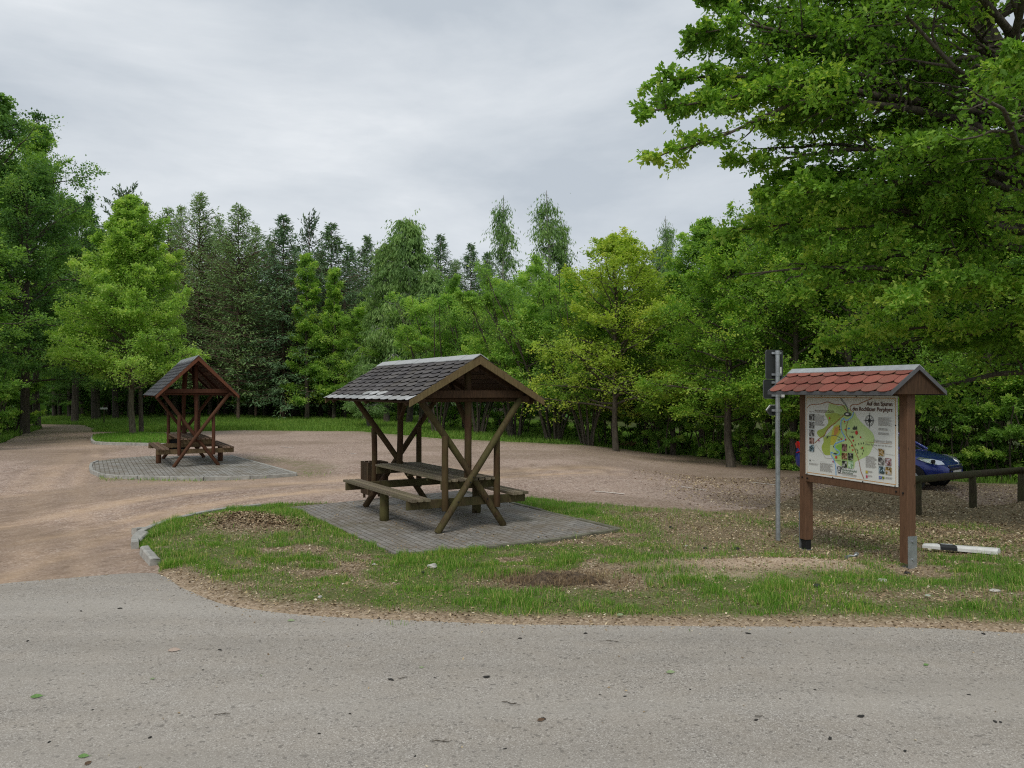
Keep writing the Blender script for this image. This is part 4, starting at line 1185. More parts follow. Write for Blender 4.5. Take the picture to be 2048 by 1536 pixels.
# the big oak reaching in from the right
def big_oak():
    rng = np.random.default_rng(900)
    Tk = np.array([(9.9, 12.9, -.2), (9.75, 12.9, 1.2), (9.55, 12.9, 2.6), (9.2, 12.8, 4.0), (8.65, 12.8, 5.5), (8.0, 12.8, 7.0), (7.3, 12.9, 8.5), (6.9, 13.0, 10.2), (6.7, 13.1, 12.0), (6.6, 13.1, 14.0)])
    TR = np.array([.30, .27, .25, .23, .21, .19, .16, .13, .09, .04])
    prof = lambda q: (.85 + .35 * math.sin(q * 3.14)) * (1 - q ** 3) ** .5
    limbs, lr, Ls = make_limbs(rng, Tk, TR, 80, .20, 4.3, prof, -4, 60, .10, te=.99, wob=.07)
    # long limbs that reach left over the verge
    tips = [((8.6, 12.8, 5.6), (1.80, 11.4, 5.82), .25), ((8.6, 12.8, 5.5), (1.78, 11.6, 4.98), .34), ((8.0, 12.8, 6.6), (2.75, 11.8, 7.55), .2), ((7.3, 12.9, 8.3), (3.2, 12.0, 8.4), .1),
            ((8.1, 12.8, 6.6), (3.3, 12.4, 6.6), .2), ((8.8, 12.8, 5.2), (3.75, 12.4, 4.9), .3), ((7.4, 12.9, 8.1), (3.9, 12.3, 7.6), .15), ((9.2, 12.8, 4.2), (4.2, 12.9, 4.1), .15), ((9.3, 12.8, 3.9), (5.4, 11.4, 3.6), .2),
            ((8.6, 12.8, 5.4), (5.2, 10.6, 5.4), .2), ((8.0, 12.8, 7.0), (5.0, 10.3, 7.2), .1), ((9.4, 12.8, 3.2), (6.9, 10.2, 3.3), .2), ((9.0, 12.8, 4.6), (6.6, 9.6, 4.6), .2), ((8.5, 12.8, 5.8), (6.4, 9.2, 6.1), .1), ((9.5, 12.8, 3.0), (5.6, 13.8, 2.9), .2), ((9.5, 12.8, 2.9), (7.4, 11.0, 2.5), .3),
            ((8.3, 12.8, 6.2), (2.35, 11.8, 6.75), .2), ((8.1, 12.8, 6.5), (2.45, 12.2, 6.4), .3), ((7.6, 12.8, 7.5), (2.8, 12.3, 7.9), .1), ((7.9, 12.8, 7.0), (2.5, 11.6, 7.3), .15),
            ((8.8, 12.8, 5.0), (3.5, 12.6, 5.35), .25), ((8.9, 12.8, 4.8), (3.9, 12.0, 5.0), .3), ((8.5, 12.8, 5.7), (4.4, 12.8, 5.7), .1), ((9.1, 12.8, 4.3), (3.65, 13.0, 4.55), .25), ((9.2, 12.8, 4.1), (4.1, 12.2, 4.3), .25), ((9.3, 12.8, 3.8), (4.6, 12.6, 3.7), .2),
            ((8.6, 12.8, 5.4), (3.7, 12.4, 5.7), .2), ((8.2, 12.8, 6.3), (3.85, 12.7, 6.3), .2), ((7.8, 12.8, 7.2), (3.5, 12.9, 7.2), .1), ((7.2, 12.9, 8.6), (4.2, 12.2, 8.7), .1), ((7.2, 12.9, 8.8), (3.1, 12.3, 8.2), .1), ((9.0, 12.8, 4.5), (4.3, 13.6, 5.0), .2), ((8.4, 12.8, 5.9), (4.6, 13.8, 6.4), .1), ((8.0, 12.8, 6.9), (5.0, 13.4, 7.9), .1)]
    E = []; ER = []; EL = []
    for a, b, hump in tips:
        a = np.array(a); b = np.array(b); s = np.linspace(0, 1, 7)[:, None]
        L = np.linalg.norm(b - a)
        p = a + (b - a) * s + np.array([0, 0, 1]) * hump * L * .25 * np.sin(s * np.pi)
        nz = np.cumsum(rng.normal(0, .022, (7, 3)), 0) * L; nz[0] = 0; nz *= (1 - s * .5)
        E.append(p + nz); ER.append(.035 + .007 * L); EL.append(min(L, 3.1))
    E = np.array(E)
    f1 = foliage(rng, limbs, lr, Ls, 12, 8, 15, .08, sublen=.40, twl=.36, sig=.065, s0=.15, hang=.1, flatten=.5, tip=.3, base_tone=.40)
    f2 = foliage(rng, E, np.array(ER), np.array(EL), 26, 9, 16, .08, sublen=.36, twl=.34, sig=.06, s0=.30, hang=.1, flatten=.5, tip=.35, base_tone=.45)
    root = thing('oak_tree', 'big spreading oak reaching in from the right over the notice board', 'tree', (9.9, 12.9, -.25))
    off = np.array([9.9, 12.9, -.25])
    m = MB(); m.tube([tuple(p - off) for p in Tk], [r * (1.35 if i == 0 else 1) for i, r in enumerate(TR)], 14, False, .06, 4)
    m.build('trunk', M_BARK, root)
    segs = f1[3] + f2[3]
    S = [np.concatenate([np.asarray(s_[k], float) for s_ in segs], 0) for k in range(4)]
    wood('branches', S[0] - off, S[1] - off, S[2], S[3], M_BARK, root, 6)
    LP = np.concatenate([f1[0], f2[0]]) - off; LD = np.concatenate([f1[1], f2[1]]); TN = np.concatenate([f1[2], f2[2]])
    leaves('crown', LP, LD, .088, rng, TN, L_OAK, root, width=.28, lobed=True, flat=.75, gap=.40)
    return root
big_oak()

# the far wood: everything behind the trees one can tell apart
def far_wood():
    rng = np.random.default_rng(55)
    n = 60000
    az = rng.uniform(-.78, .78, n); d = rng.uniform(64, 92, n)
    x = d * np.tan(az); y = d
    top = 8.5 + 3.5 * fbm(x * .12, y * .12, 4) * 2 - 2
    top = np.where(x > 2, top * .9, top)
    z = rng.uniform(0, 1, n) ** 1.1 * top
    k = (np.abs(x) < 75)
    P = np.stack([x, y, z], 1)[k]
    tone = np.clip(.28 + .25 * (fbm(P[:, 0] * .5, P[:, 2] * .5 + P[:, 1] * .1, 8) - .5) + rng.normal(0, .08, len(P)), 0, 1)
    D = rng.normal(0, 1, P.shape)
    o = leaves('far_wood', P, D, .85, rng, tone, L_DARK, None, width=.36, flat=.9, gap=0)
    tag(o, 'dark mass of the deeper forest behind all the single trees', 'forest', kind='stuff')
far_wood()
for p_ in (P_A, P_B, P_C, P_D, P_H, P_S, P_BI, P_BS, P_SP, P_LA, P_LB, P_PI):
    assert p_.name in used, p_.name

# ------------------------------------------------------------------ picnic shelters
W1 = dict(pole=m_timber('timber_mossy', (.095, .068, .036), (.038, .024, .014), (.095, .10, .034), .55),
          post=m_timber('timber_post', (.085, .046, .027), (.045, .024, .014), (.085, .085, .03), .40),
          beam=m_timber('timber_beam', (.10, .076, .04), (.038, .027, .016), (.09, .095, .034), .55),
          slat=m_timber('timber_slat', (.24, .205, .155), (.10, .075, .05), (.15, .15, .08), .45),
          roofwood=m_timber('timber_roof', (.085, .048, .027), (.035, .02, .012), (.05, .035, .02), .2),
          fascia=m_timber('timber_fascia', (.185, .135, .068), (.09, .062, .03), (.16, .14, .065), .35),
          ridge=m_plain('ridge_felt', (.38, .39, .39), .8, var=.12, scale=20))
W2 = dict(pole=m_timber('timber_red', (.10, .045, .027), (.06, .025, .014), (.10, .06, .03), .25),
          post=m_timber('timber_red_post', (.11, .047, .028), (.06, .024, .014), (.09, .05, .03), .25),
          beam=m_timber('timber_beam_far', (.20, .16, .085), (.09, .05, .03), (.15, .10, .05), .4),
          slat=m_timber('timber_slat_far', (.22, .15, .11), (.08, .05, .035), (.14, .11, .07), .3),
          roofwood=m_timber('timber_roof_far', (.10, .042, .024), (.045, .02, .012), (.07, .03, .02), .2),
          fascia=m_timber('timber_fascia_red', (.16, .062, .034), (.075, .03, .018), (.13, .055, .03), .3),
          ridge=m_plain('ridge_felt_far', (.20, .215, .22), .8, var=.12, scale=20))
def mat_shingle(name, stops):
    t = NT(name); a = t.attr('tone'); co = t.coords()
    c = t.ramp(a, stops)
    n = t.noise(co, 130, 2, .6)
    c = t.mix(t.ramp(n, [(.35, .35), (.65, 0.0)]), c, (.02, .02, .02))
    c = t.mix(t.ramp(n, [(.66, 0.0), (.74, .5)]), c, (.5, .48, .45))
    c = t.mix(t.ramp(t.noise(co, 2.5, 5, .6), [(.45, 0.0), (.75, .35)]), c, (.16, .14, .10))
    t.col(c).rough(.9); t.b.inputs['Specular IOR Level'].default_value = .25
    t.bump(n, .4, .003)
    return t.m
M_SH1 = mat_shingle('shingles_dark', [(0, (.028, .026, .027)), (.12, (.065, .060, .062)), (.6, (.105, .096, .097)), (.83, (.135, .126, .126)), (.86, (.36, .37, .37)), (1, (.54, .55, .55))])
M_SH2 = mat_shingle('shingles_far', [(0, (.050, .054, .062)), (.8, (.095, .10, .112)), (1, (.14, .15, .16))])
M_SHR = mat_shingle('shingles_red', [(0, (.19, .06, .044)), (.8, (.34, .112, .082)), (1, (.42, .16, .12))])

def shingle_slope(name, Y0, Y1, u_r, z_r, u_e, z_e, rows, tabs, mat, parent, light=None, shape='hex', seed=0, axis='v'):
    """overlapping tabs: length runs Y0..Y1, slope from ridge (u_r, z_r) to eave (u_e, z_e)"""
    rg = random.Random(seed)
    L = math.hypot(u_e - u_r, z_e - z_r)
    dn = Vector(((u_e - u_r) / L, 0, (z_e - z_r) / L)); al = Vector((0, 1, 0)); no = al.cross(dn)
    if no.z < 0: no = -no
    V = []; F = []; TN = []
    w = (Y1 - Y0) / tabs; rh = (L + .02) / rows
    for r in range(rows):
        for t in range(-1, tabs + 1):
            o = (w / 2 if r % 2 else 0)
            a = Y0 + t * w + o; b = a + w
            a2, b2 = max(a, Y0 - .0), min(b, Y1)
            if b2 - a2 < w * .1: continue
            top, bot = r * rh - .02, (r + 1) * rh
            if shape == 'hex':
                pr = [(a, bot - rh * .55), (a + w * .27, bot), (a + w * .73, bot), (b, bot - rh * .55)]
            else:
                pr = [(a + w * (.5 - .5 * math.cos(math.pi * k / 8)), bot - rh * .45 * (1 - math.sin(math.pi * k / 8))) for k in range(9)]
            gpp = w * .018; a2 += gpp; b2 -= gpp
            pr = [(min(max(p, a2), b2), q) for p, q in pr]
            poly = [(b2, top), (a2, top)] + pr
            if r == rows - 1: poly = [(b2, top), (a2, top)] + [(min(max(p, a2), b2), max(q, bot - rh * .22) if shape == 'hex' else q) for p, q in pr]
            th = .004
            lift0 = .004 + r * .0005; lift1 = .021 + r * .0005
            base = len(V); n = len(poly)
            j = rg.uniform(-.002, .002)
            for (p, q) in poly:
                lf = lift0 + (lift1 - lift0) * (q - top) / (bot - top) + j
                V.append(Vector((u_r, 0, z_r)) + dn * q + al * p + no * (lf + th))
            for (p, q) in poly:
                lf = lift0 + (lift1 - lift0) * (q - top) / (bot - top) + j
                V.append(Vector((u_r, 0, z_r)) + dn * q + al * p + no * (lf - .004))
            tn = rg.uniform(.1, .82)
            if light and light(r, (t + .5) / tabs): tn = rg.uniform(.86, 1)
            F.append(tuple(base + i for i in range(n))); TN.append(tn)
            for i in range(n):
                F.append((base + i, base + n + i, base + n + (i + 1) % n, base + (i + 1) % n)); TN.append(0.0)  # edge faces get the darkest tone: shade between tabs put into the colour
    me = bpy.data.meshes.new(name)
    me.from_pydata([tuple(v) for v in V], [], F); me.update()
    at = me.attributes.new('tone', 'FLOAT', 'FACE'); at.data.foreach_set('value', np.array(TN, np.float32))
    o = link(name, me, mat, parent)
    return o

def shelter(label, loc, rz, sc, W, ridge_z, eave_z, wroof, vr, rows, tabs, msh, light, thin=1.0, ridge_pale=True):
    root = thing('picnic_shelter', label, 'picnic shelter', (loc[0], loc[1], PT), rz, scale=(sc, sc, sc))
    V0 = 1.45
    sd = int(abs(loc[0]) * 10)
    def B(name, m, mat): return m.build(name, mat, root)
    R = .052 * thin
    top_z = eave_z + (ridge_z - eave_z) * (1 - .86 / wroof) + .02
    kx = .58; cz = .80; tz = top_z - .10; tx = min(.88, kx * (tz - cz) / cz)
    for e in (-1, 1):
        v = e * V0
        for s in (-1, 1):
            off = .05 * s * e
            m = MB(); m.log((-s * kx, v + off, 0.0), (s * tx, v + off, tz), R, seed=sd + e * 3 + s)
            o = B('brace_pole', m, W['pole'])
            if W is W1 and e == 1: o.data.materials[0] = W['post']
            k = MB()
            for q in (.22, .36, cz / tz * .97):
                c = Vector((-s * kx, v + off, 0)).lerp(Vector((s * tx, v + off, tz)), q)
                k.tube([c + Vector((0, -R - .006, 0)), c + Vector((0, -R + .02, 0))], .012, 8)
            k.build('bolt', M_DARKM, o)
            # side posts from the bench beam up to the pole
            zt = cz + .42 * cz / kx
            m = MB(); m.log((s * .43, v + .0 - .0, .30), (s * .43, v + .0, zt + .01), R * .98, seed=sd + 20 + e + s * 2)
            B('post', m, W['post'])
        m = MB(); m.log((0, v + .12 * -e, .66), (0, v + .12 * -e, ridge_z - .20), R * 1.05, seed=sd + 30 + e)
        B('king_post', m, W['post'])
        for s in (e,):
            m = MB(); m.log((0, v - .12 * e - s * .05, 1.55), (0, v - .12 * e - s * .72, ridge_z - .24), R * .72, seed=sd + 34 + e + s)
            B('brace', m, W['post'])
        m = MB(); m.bar((-.98, v - .12 * e, .40), (.98, v - .12 * e, .40), .06, .125)
        B('bench_beam', m, W['beam'])
        m = MB(); m.bar((-.43, v - .13 * e, .655), (.43, v - .13 * e, .655), .055, .13)
        B('table_beam', m, W['beam'])
        m = MB(); m.bar((-.84, v + .07 * e, tz + .03), (.84, v + .07 * e, tz + .03), .06, .11)
        B('tie_beam', m, W['roofwood'])
        m = MB(); m.log((-.9, v - .04 * e, tz - .04), (.9, v - .04 * e, tz - .04), R * .8, seed=sd + 40 + e)
        B('cross_log', m, W['roofwood'])
    # table top, slats lengthwise
    m = MB(); rg = random.Random(sd)
    for i in range(8):
        u = -.385 + i * .11
        m.bar((u, -V0 - .02 + rg.uniform(-.01, .01), .735), (u, V0 + .04 + rg.uniform(-.01, .01), .735 + rg.uniform(-.002, .002)), .078, .034)
    B('table_top', m, W['slat'])
    for s in (-1, 1):
        m = MB()
        for i in range(3):
            u = s * (.72 + i * .105)
            m.bar((u, -V0 - .04 + rg.uniform(-.01, .01), .482), (u, V0 + .06, .482), .078, .04)
        B('seat', m, W['slat'])
        m = MB(); m.log((s * .82, -.05, 0), (s * .82, -.05, .46), .075, seed=sd + 60 + s); B('bench_leg', m, W['pole'])
    m = MB()
    for v in (-.75, 0, .75): m.bar((-.40, v, .695), (.40, v, .695), .05, .045)
    B('table_batten', m, W['beam'])
    # purlins, rafters, deck
    sl = (ridge_z - eave_z) / wroof
    for u in (-.86, .86):
        z = ridge_z - abs(u) * sl - .12
        m = MB(); m.log((u, vr[0] + .12, z), (u, vr[1] - .12, z), .055, seed=sd + 70 + int(u * 10)); B('purlin', m, W['roofwood'])
    m = MB(); m.log((0, vr[0] + .12, ridge_z - .17), (0, vr[1] - .12, ridge_z - .17), .055, seed=sd + 75); B('purlin', m, W['roofwood'])
    for v in (vr[0] + .28, (vr[0] + vr[1]) / 2, vr[1] - .28):
        for s in (-1, 1):
            m = MB(); m.bar((s * .03, v, ridge_z - .085), (s * (wroof - .03), v, eave_z - .055), .06, .08, up=(0, 1, 0)); B('rafter', m, W['roofwood'])
    for s in (-1, 1):
        # deck boards (soffit) as one panel with grooves
        m = MB(); nb = 9
        for i in range(nb):
            q0 = i / nb + .004; q1 = (i + 1) / nb - .004
            a = Vector((s * wroof * q0, 0, ridge_z - .03 - (ridge_z - eave_z) * q0)); b = Vector((s * wroof * q1, 0, ridge_z - .03 - (ridge_z - eave_z) * q1))
            c = (a + b) / 2; w = (b - a).length
            n_ = Vector((0, 1, 0)).cross(b - a).normalized()
            m.bar(Vector((c.x, vr[0] + .035, c.z)), Vector((c.x, vr[1] - .035, c.z)), w, .024, up=n_)
        B('roof_deck', m, W['roofwood'])
        shingle_slope('shingles', vr[0] + .0, vr[1] - .0, 0, ridge_z, s * (wroof + .02), eave_z - sl * .02, rows, tabs, msh, root, light if s == -1 else (lambda r, t: r == rows - 1), 'hex', sd + s)
        for v in (vr[0] + .015, vr[1] - .015):
            m = MB(); m.bar((s * .0, v, ridge_z - .055), (s * (wroof + .01), v, eave_z - .065), .028, .15, up=(0, 1, 0))
            # bar() puts h along up; rotate so the wide face looks out along the length
            m = MB(); th = .028
            a = [(0, ridge_z + .012), (s * (wroof + .02), eave_z + .012 - sl * .02), (s * (wroof + .02), eave_z - .095), (s * .0, ridge_z - .115)]
            P = [Vector((x, v - th / 2, z)) for x, z in a] + [Vector((x, v + th / 2, z)) for x, z in a]
            m.add(P, [(0, 1, 2, 3), (7, 6, 5, 4), (0, 4, 5, 1), (1, 5, 6, 2), (2, 6, 7, 3), (3, 7, 4, 0)])
            B('bargeboard', m, W['fascia'])
    # ridge capping in overlapping pieces
    m = MB(); nc = 9; Lr = vr[1] - vr[0]
    for i in range(nc):
        v0 = vr[0] - .01 + Lr * i / nc; v1 = vr[0] + Lr * (i + 1) / nc + .02
        l = .034 + .003 * (i % 2)
        for s in (-1, 1):
            a = Vector((0, v0, ridge_z + l)); b = Vector((0, v1, ridge_z + l - .004)); d = Vector((s * .125, 0, -.125 * sl))
            m.add([a, b, b + d, a + d, a - Vector((0, 0, .012)), b - Vector((0, 0, .012)), b + d - Vector((0, 0, .012)), a + d - Vector((0, 0, .012))],
                  [(0, 1, 2, 3), (7, 6, 5, 4), (0, 3, 7, 4), (2, 1, 5, 6), (3, 2, 6, 7)])
    B('ridge_cap', m, W['ridge'])
    return root
M_DARKM = m_plain('dark_iron', (.03, .028, .026), .6, .6)
K = .966
light1 = lambda r, t: r == 9 or (r == 8 and .30 < t < .60)
s1 = shelter('near picnic shelter of mossy round timber with dark hexagonal shingles and pale eave tabs', (-1.33 * K, 13.07 * K), math.radians(30.3), K, W1, 2.545, 1.915, 1.08, (-1.73, 2.13), 10, 12, M_SH1, light1)
s2 = shelter('far picnic shelter of reddish timber with a steeper slate coloured roof, beside the linden', (-9.2 * K, 22.85 * K), math.radians(28.6), K, W2, 2.95, 1.92, 1.02, (-1.84, 2.25), 11, 18, M_SH2, lambda r, t: False, .93)

# litter bins behind the tables
M_BINW = m_timber('bin_slats', (.10, .06, .035), (.04, .025, .016), (.08, .07, .04), .4)
M_BLACK = m_plain('black_plastic', (.012, .012, .013), .5)
def bin_(label, loc, rz, slatted):
    root = thing('litter_bin', label, 'litter bin', (loc[0], loc[1], PT), rz)
    if slatted:
        m = MB()
        for k in range(5):
            for s in (-1, 1):
                m.bar((-.20 + k * .10, s * .235, .10), (-.20 + k * .10, s * .235, .80), .085, .022, up=(0, 1, 0))
                m.bar((s * .235, -.20 + k * .10, .10), (s * .235, -.20 + k * .10, .80), .022, .085, up=(0, 1, 0))
        m.build('casing', M_BINW, root)
        m = MB(); m.box((0, 0, .42), (.42, .42, .60)); m.build('liner', M_BLACK, root, .01)
        m = MB()
        for s in (-1, 1):
            for q in (-1, 1): m.bar((s * .18, q * .18, 0), (s * .18, q * .18, .12), .05, .05, up=(0, 1, 0))
        m.build('feet', M_BINW, root)
    else:
        m = MB(); n = 20
        pts = [(0, 0, .12), (0, 0, .14), (0, 0, .55), (0, 0, .60)]; m.tube(pts, [.22, .24, .29, .30], n); m.build('tub', M_BLACK, root)
        m = MB(); m.tube([(0, 0, .60), (0, 0, .66), (0, 0, .70)], [.31, .29, .12], n); m.build('lid', M_BLACK, root)
        m = MB(); m.log((0, .26, 0), (0, .26, .5), .04); m.build('stake', M_BINW, root)
    return root
bn = bin_('litter bin cased in upright wooden slats at the back end of the near picnic shelter', (-2.60 * K - .02, 15.25 * K), math.radians(30), True)
bn.scale = (.80, .80, .84)
bin_('black litter tub under the back of the far shelter table', (-9.75, 23.4), 0, False)

# ------------------------------------------------------------------ notice board with its map
M_BRW = m_timber('stained_wood', (.150, .082, .048), (.085, .046, .028), (.12, .07, .042), .35, .6)
M_ZINC = m_plain('galvanised', (.36, .38, .39), .45, .7, var=.2, scale=14)
M_TIN = m_plain('tin_trim', (.50, .52, .54), .45, .5, var=.12, scale=10)
M_TIND = m_plain('tin_trim_dark', (.12, .12, .125), .5, .4)
u0, v0 = Vector((.34, -.94)), Vector((.94, .34))
u0.normalize(); v0.normalize()
NBL = (3.89, 10.53)
nb = thing('notice_board', 'brown wooden notice board with a roofed map panel and red rounded shingles', 'notice board', (NBL[0], NBL[1], 0), math.atan2(u0.y, u0.x))
def zl(u, v):
    x = NBL[0] + u0.x * u + v0.x * v; y = NBL[1] + u0.y * u + v0.y * v
    return float(z_verge(np.array([x]), np.array([y]))[0])
for u, zb in ((-.065, .14), (1.60, .05)):
    g = zl(u, .03)
    m = MB(); m.bar((u, .03, g + zb), (u, .03, 2.06), .12, .12, up=(0, 1, 0), ch=.006)
    po = m.build('post', M_BRW, nb)
    m = MB()
    su = -1 if u < 0 else 1
    hh = .50 if u < 0 else .36
    m.box((u + su * .066, .03, g - .1 + (hh + .1) / 2), (.010, .124, hh + .1))
    m.box((u, .03, g + .0), (.12, .09, .012))
    m.build('post_shoe', M_ZINC, po)
    m = MB()
    for s in (su,):
        for z in (g + hh - .06, g + hh - .26): m.tube([(u + s * .07, .03, z), (u + s * .085, .03, z)], .014, 8)
    m.build('bolt', M_ZINC, po)
    if u < 0:
        m = MB(); m.bar((u, .03, g - .1), (u, .03, g + zb + .002), .09, .09, up=(0, 1, 0)); m.build('post_foot', M_BLACK, po)
m = MB(); m.bar((-.004, .02, .905), (1.534, .02, .905), .09, .095, ch=.006); m.build('rail', M_BRW, nb)
m = MB(); m.bar((-.004, .03, 2.02), (1.534, .03, 2.02), .09, .07, ch=.006); m.build('rail', M_BRW, nb)
m = MB()
for u, z in ((.03, .905), (-.065, .91), (1.60, .90), (1.5, .905)): m.tube([(u, -.03, z), (u, -.042, z)], .011, 8)
m.build('screw', M_DARKM, nb)
# little roof
RZ, EZ, WR, UA, UB = 2.315, 2.035, .385, -.29, 1.79
root_r = nb
for s in (-1, 1):
    so = shingle_slope('shingles', UA, UB, 0, RZ, s * WR, EZ, 3, 9, M_SHR, nb, None, 'round', 4 + s)
    # slope was made along +Y: turn so that it runs along local X
    so.rotation_euler = (0, 0, -math.pi / 2)
    m = MB(); n_ = Vector((0, s * (EZ - RZ), 0))
    a = Vector((0, 0, RZ - .012)); b = Vector((0, s * WR, EZ - .012)); c = (a + b) / 2; nn = Vector((1, 0, 0)).cross(b - a).normalized()
    m.bar(Vector((UA + .01, c.y, c.z)), Vector((UB - .01, c.y, c.z)), (b - a).length, .02, up=nn)
    m.build('roof_deck', M_BRW, nb)
    m = MB(); m.box((0, 0, 0), (.01, .01, .01)); m = MB()
    m.bar(Vector((UA, s * (WR + .006), EZ - .012)), Vector((UB, s * (WR + .006), EZ - .012)), .012, .045); m.build('eave_trim', M_TIND, nb)
    for u, w_ in ((UA - .006, 1), (UB + .006, 1)):
        m = MB(); P = [Vector((u - .007, 0, RZ + .022)), Vector((u - .007, s * (WR + .014), EZ + .012)), Vector((u - .007, s * (WR + .014), EZ - .036)), Vector((u - .007, 0, RZ - .03))]
        P += [p + Vector((.014, 0, 0)) for p in P]
        m.add(P, [(0, 1, 2, 3), (7, 6, 5, 4), (0, 4, 5, 1), (1, 5, 6, 2), (2, 6, 7, 3), (3, 7, 4, 0)]); m.build('verge_trim', M_TIND, nb)
m = MB()
for s in (-1, 1):
    sl = (RZ - EZ) / WR
    a = Vector((UA - .01, 0, RZ + .030)); b = Vector((UB + .01, 0, RZ + .030)); d = Vector((0, s * .075, -.075 * sl))
    m.add([a, b, b + d, a + d, a - Vector((0, 0, .008)), b - Vector((0, 0, .008)), b + d - Vector((0, 0, .008)), a + d - Vector((0, 0, .008))], [(0, 1, 2, 3), (7, 6, 5, 4), (0, 3, 7, 4), (2, 1, 5, 6), (3, 2, 6, 7)])
m.build('ridge_cap', M_TIN, nb)
for u in (UB - .03, UA + .03):
    m = MB(); P = [Vector((u - .012, 0, RZ - .03)), Vector((u - .012, WR - .03, EZ - .02)), Vector((u - .012, -WR + .03, EZ - .02))]
    P += [p + Vector((.024, 0, 0)) for p in P]
    m.add(P, [(0, 1, 2), (5, 4, 3), (0, 3, 4, 1), (1, 4, 5, 2), (2, 5, 3, 0)]); m.build('gable_board', W1['roofwood'], nb)

# the printed panel
BW, BH, BZ = 1.525, 1.035, .957
YF = -.038
def fl(name, c, rough=.45):
    t = NT(name); t.col(c).rough(rough); t.b.inputs['Specular IOR Level'].default_value = .35; return t.m
pan = MB(); pan.box((BW / 2, YF + .009, BZ + BH / 2), (BW, .010, BH)); panel = pan.build('map_panel', fl('panel_white', (.66, .66, .62)), nb)
src = np.array([(163, 60), (1443, 72), (1480, 1355), (190, 1165)], float)
dst = np.array([(0, BH), (BW, BH), (BW, 0), (0, 0)], float)
Am = []; bv = []
for (x, y), (X, Y) in zip(src, dst):
    Am += [[x, y, 1, 0, 0, 0, -X * x, -X * y], [0, 0, 0, x, y, 1, -Y * x, -Y * y]]; bv += [X, Y]
hm = np.linalg.solve(np.array(Am), np.array(bv))
def st(x, y):
    w = hm[6] * x + hm[7] * y + 1
    return ((hm[0] * x + hm[1] * y + hm[2]) / w, (hm[3] * x + hm[4] * y + hm[5]) / w)
LAY = .0009
def face(m, pts, lay):
    """flat polygon printed on the panel, pts in panel metres"""
    P = [(x, YF + .004 - LAY * lay, BZ + y) for x, y in pts]
    b = len(m.v); m.v += P; m.f.append(tuple(range(b, b + len(P)))); m.sm.append(False); m.mi.append(m.cur)
def blob(m, pts, lay, n=5):
    q = [st(*p) for p in pts]; q = spline(q + [q[0]], n)[:-1]; face(m, q, lay)
def line(m, pts, w, lay, n=5, raw=False):
    q = pts if raw else [st(*p) for p in pts]
    if n > 1 and len(q) > 2: q = spline(q, n)
    q = np.array(q)
    d = np.gradient(q, axis=0); d /= np.linalg.norm(d, axis=1, keepdims=True) + 1e-9; nn = np.stack([-d[:, 1], d[:, 0]], 1) * w / 2
    for i in range(len(q) - 1):
        face(m, [tuple(q[i] + nn[i]), tuple(q[i] - nn[i]), tuple(q[i + 1] - nn[i + 1]), tuple(q[i + 1] + nn[i + 1])], lay)
def quad(m, x0, y0, x1, y1, lay):
    a, b = st(x0, y0), st(x1, y1); face(m, [(a[0], a[1]), (b[0], a[1]), (b[0], b[1]), (a[0], b[1])], lay)
def mm(name, mats, part, parent=None):
    return part.build(name, mats, parent or panel)
def mat_mapgreen():
    t = NT('map_green'); co = t.coords(); n = t.noise(co, 2.6, 3, .5)
    t.col(t.ramp(n, [(.35, (.36, .50, .16)), (.55, (.48, .60, .26)), (.7, (.60, .68, .42))])).rough(.45); return t.m
m = MB(); blob(m, [(490, 175), (560, 185), (640, 210), (720, 200), (780, 260), (850, 300), (890, 370), (960, 450), (1050, 530), (1115, 600), (1140, 690), (1110, 800), (1060, 900), (950, 960), (880, 1000), (860, 1090), (760, 1080), (690, 1060), (610, 1000), (560, 930), (500, 860), (470, 760), (440, 660), (520, 560), (560, 480), (500, 400), (440, 330), (480, 260)], 1)
mm('map_ground', mat_mapgreen(), m)
m = MB()
m.cur = 0; blob(m, [(450, 335), (560, 310), (640, 330), (650, 400), (580, 450), (520, 510), (470, 560), (440, 640), (380, 650), (338, 600), (350, 555), (430, 520), (490, 440)], 2)
blob(m, [(425, 650), (520, 640), (560, 700), (520, 780), (530, 880), (510, 900), (455, 895), (420, 850), (405, 780), (430, 720)], 2)
m.cur = 1; blob(m, [(690, 735), (690, 880), (650, 910), (610, 850), (600, 780), (640, 750)], 2)
m.cur = 2; blob(m, [(570, 500), (640, 475), (665, 560), (620, 650), (580, 750), (530, 745), (535, 640), (550, 560)], 3)
m.cur = 3; blob(m, [(582, 520), (630, 500), (635, 560), (600, 620), (572, 625)], 4)
m.cur = 4; blob(m, [(770, 512), (795, 520), (785, 538), (760, 535)], 3)
mm('map_woods', [fl('map_olive', (.34, .42, .08)), fl('map_bright', (.22, .47, .08)), fl('map_gold', (.50, .46, .06)), fl('map_rust', (.52, .25, .07)), fl('map_lake', (.08, .26, .52))], m)
m = MB(); m.cur = 0
for L_ in ([(190, 240), (240, 195), (380, 182), (470, 155), (560, 185), (680, 200), (720, 250), (755, 290)],
           [(1090, 105), (1040, 130), (940, 170), (900, 190), (820, 195), (790, 230), (800, 270), (840, 300), (820, 360), (770, 410), (745, 500), (745, 560), (750, 620), (830, 740), (880, 850), (930, 980), (960, 1120), (1010, 1240)],
           [(755, 320), (680, 360), (600, 440), (520, 500), (470, 560), (440, 620), (370, 670), (310, 730)]):
    line(m, L_, .009, 5)
m.cur = 1
for L_ in ([(650, 100), (690, 160), (740, 220), (760, 290)], [(660, 100), (720, 175), (745, 220), (770, 290)], [(430, 630), (520, 632), (600, 625), (680, 670)]): line(m, L_, .006, 5)
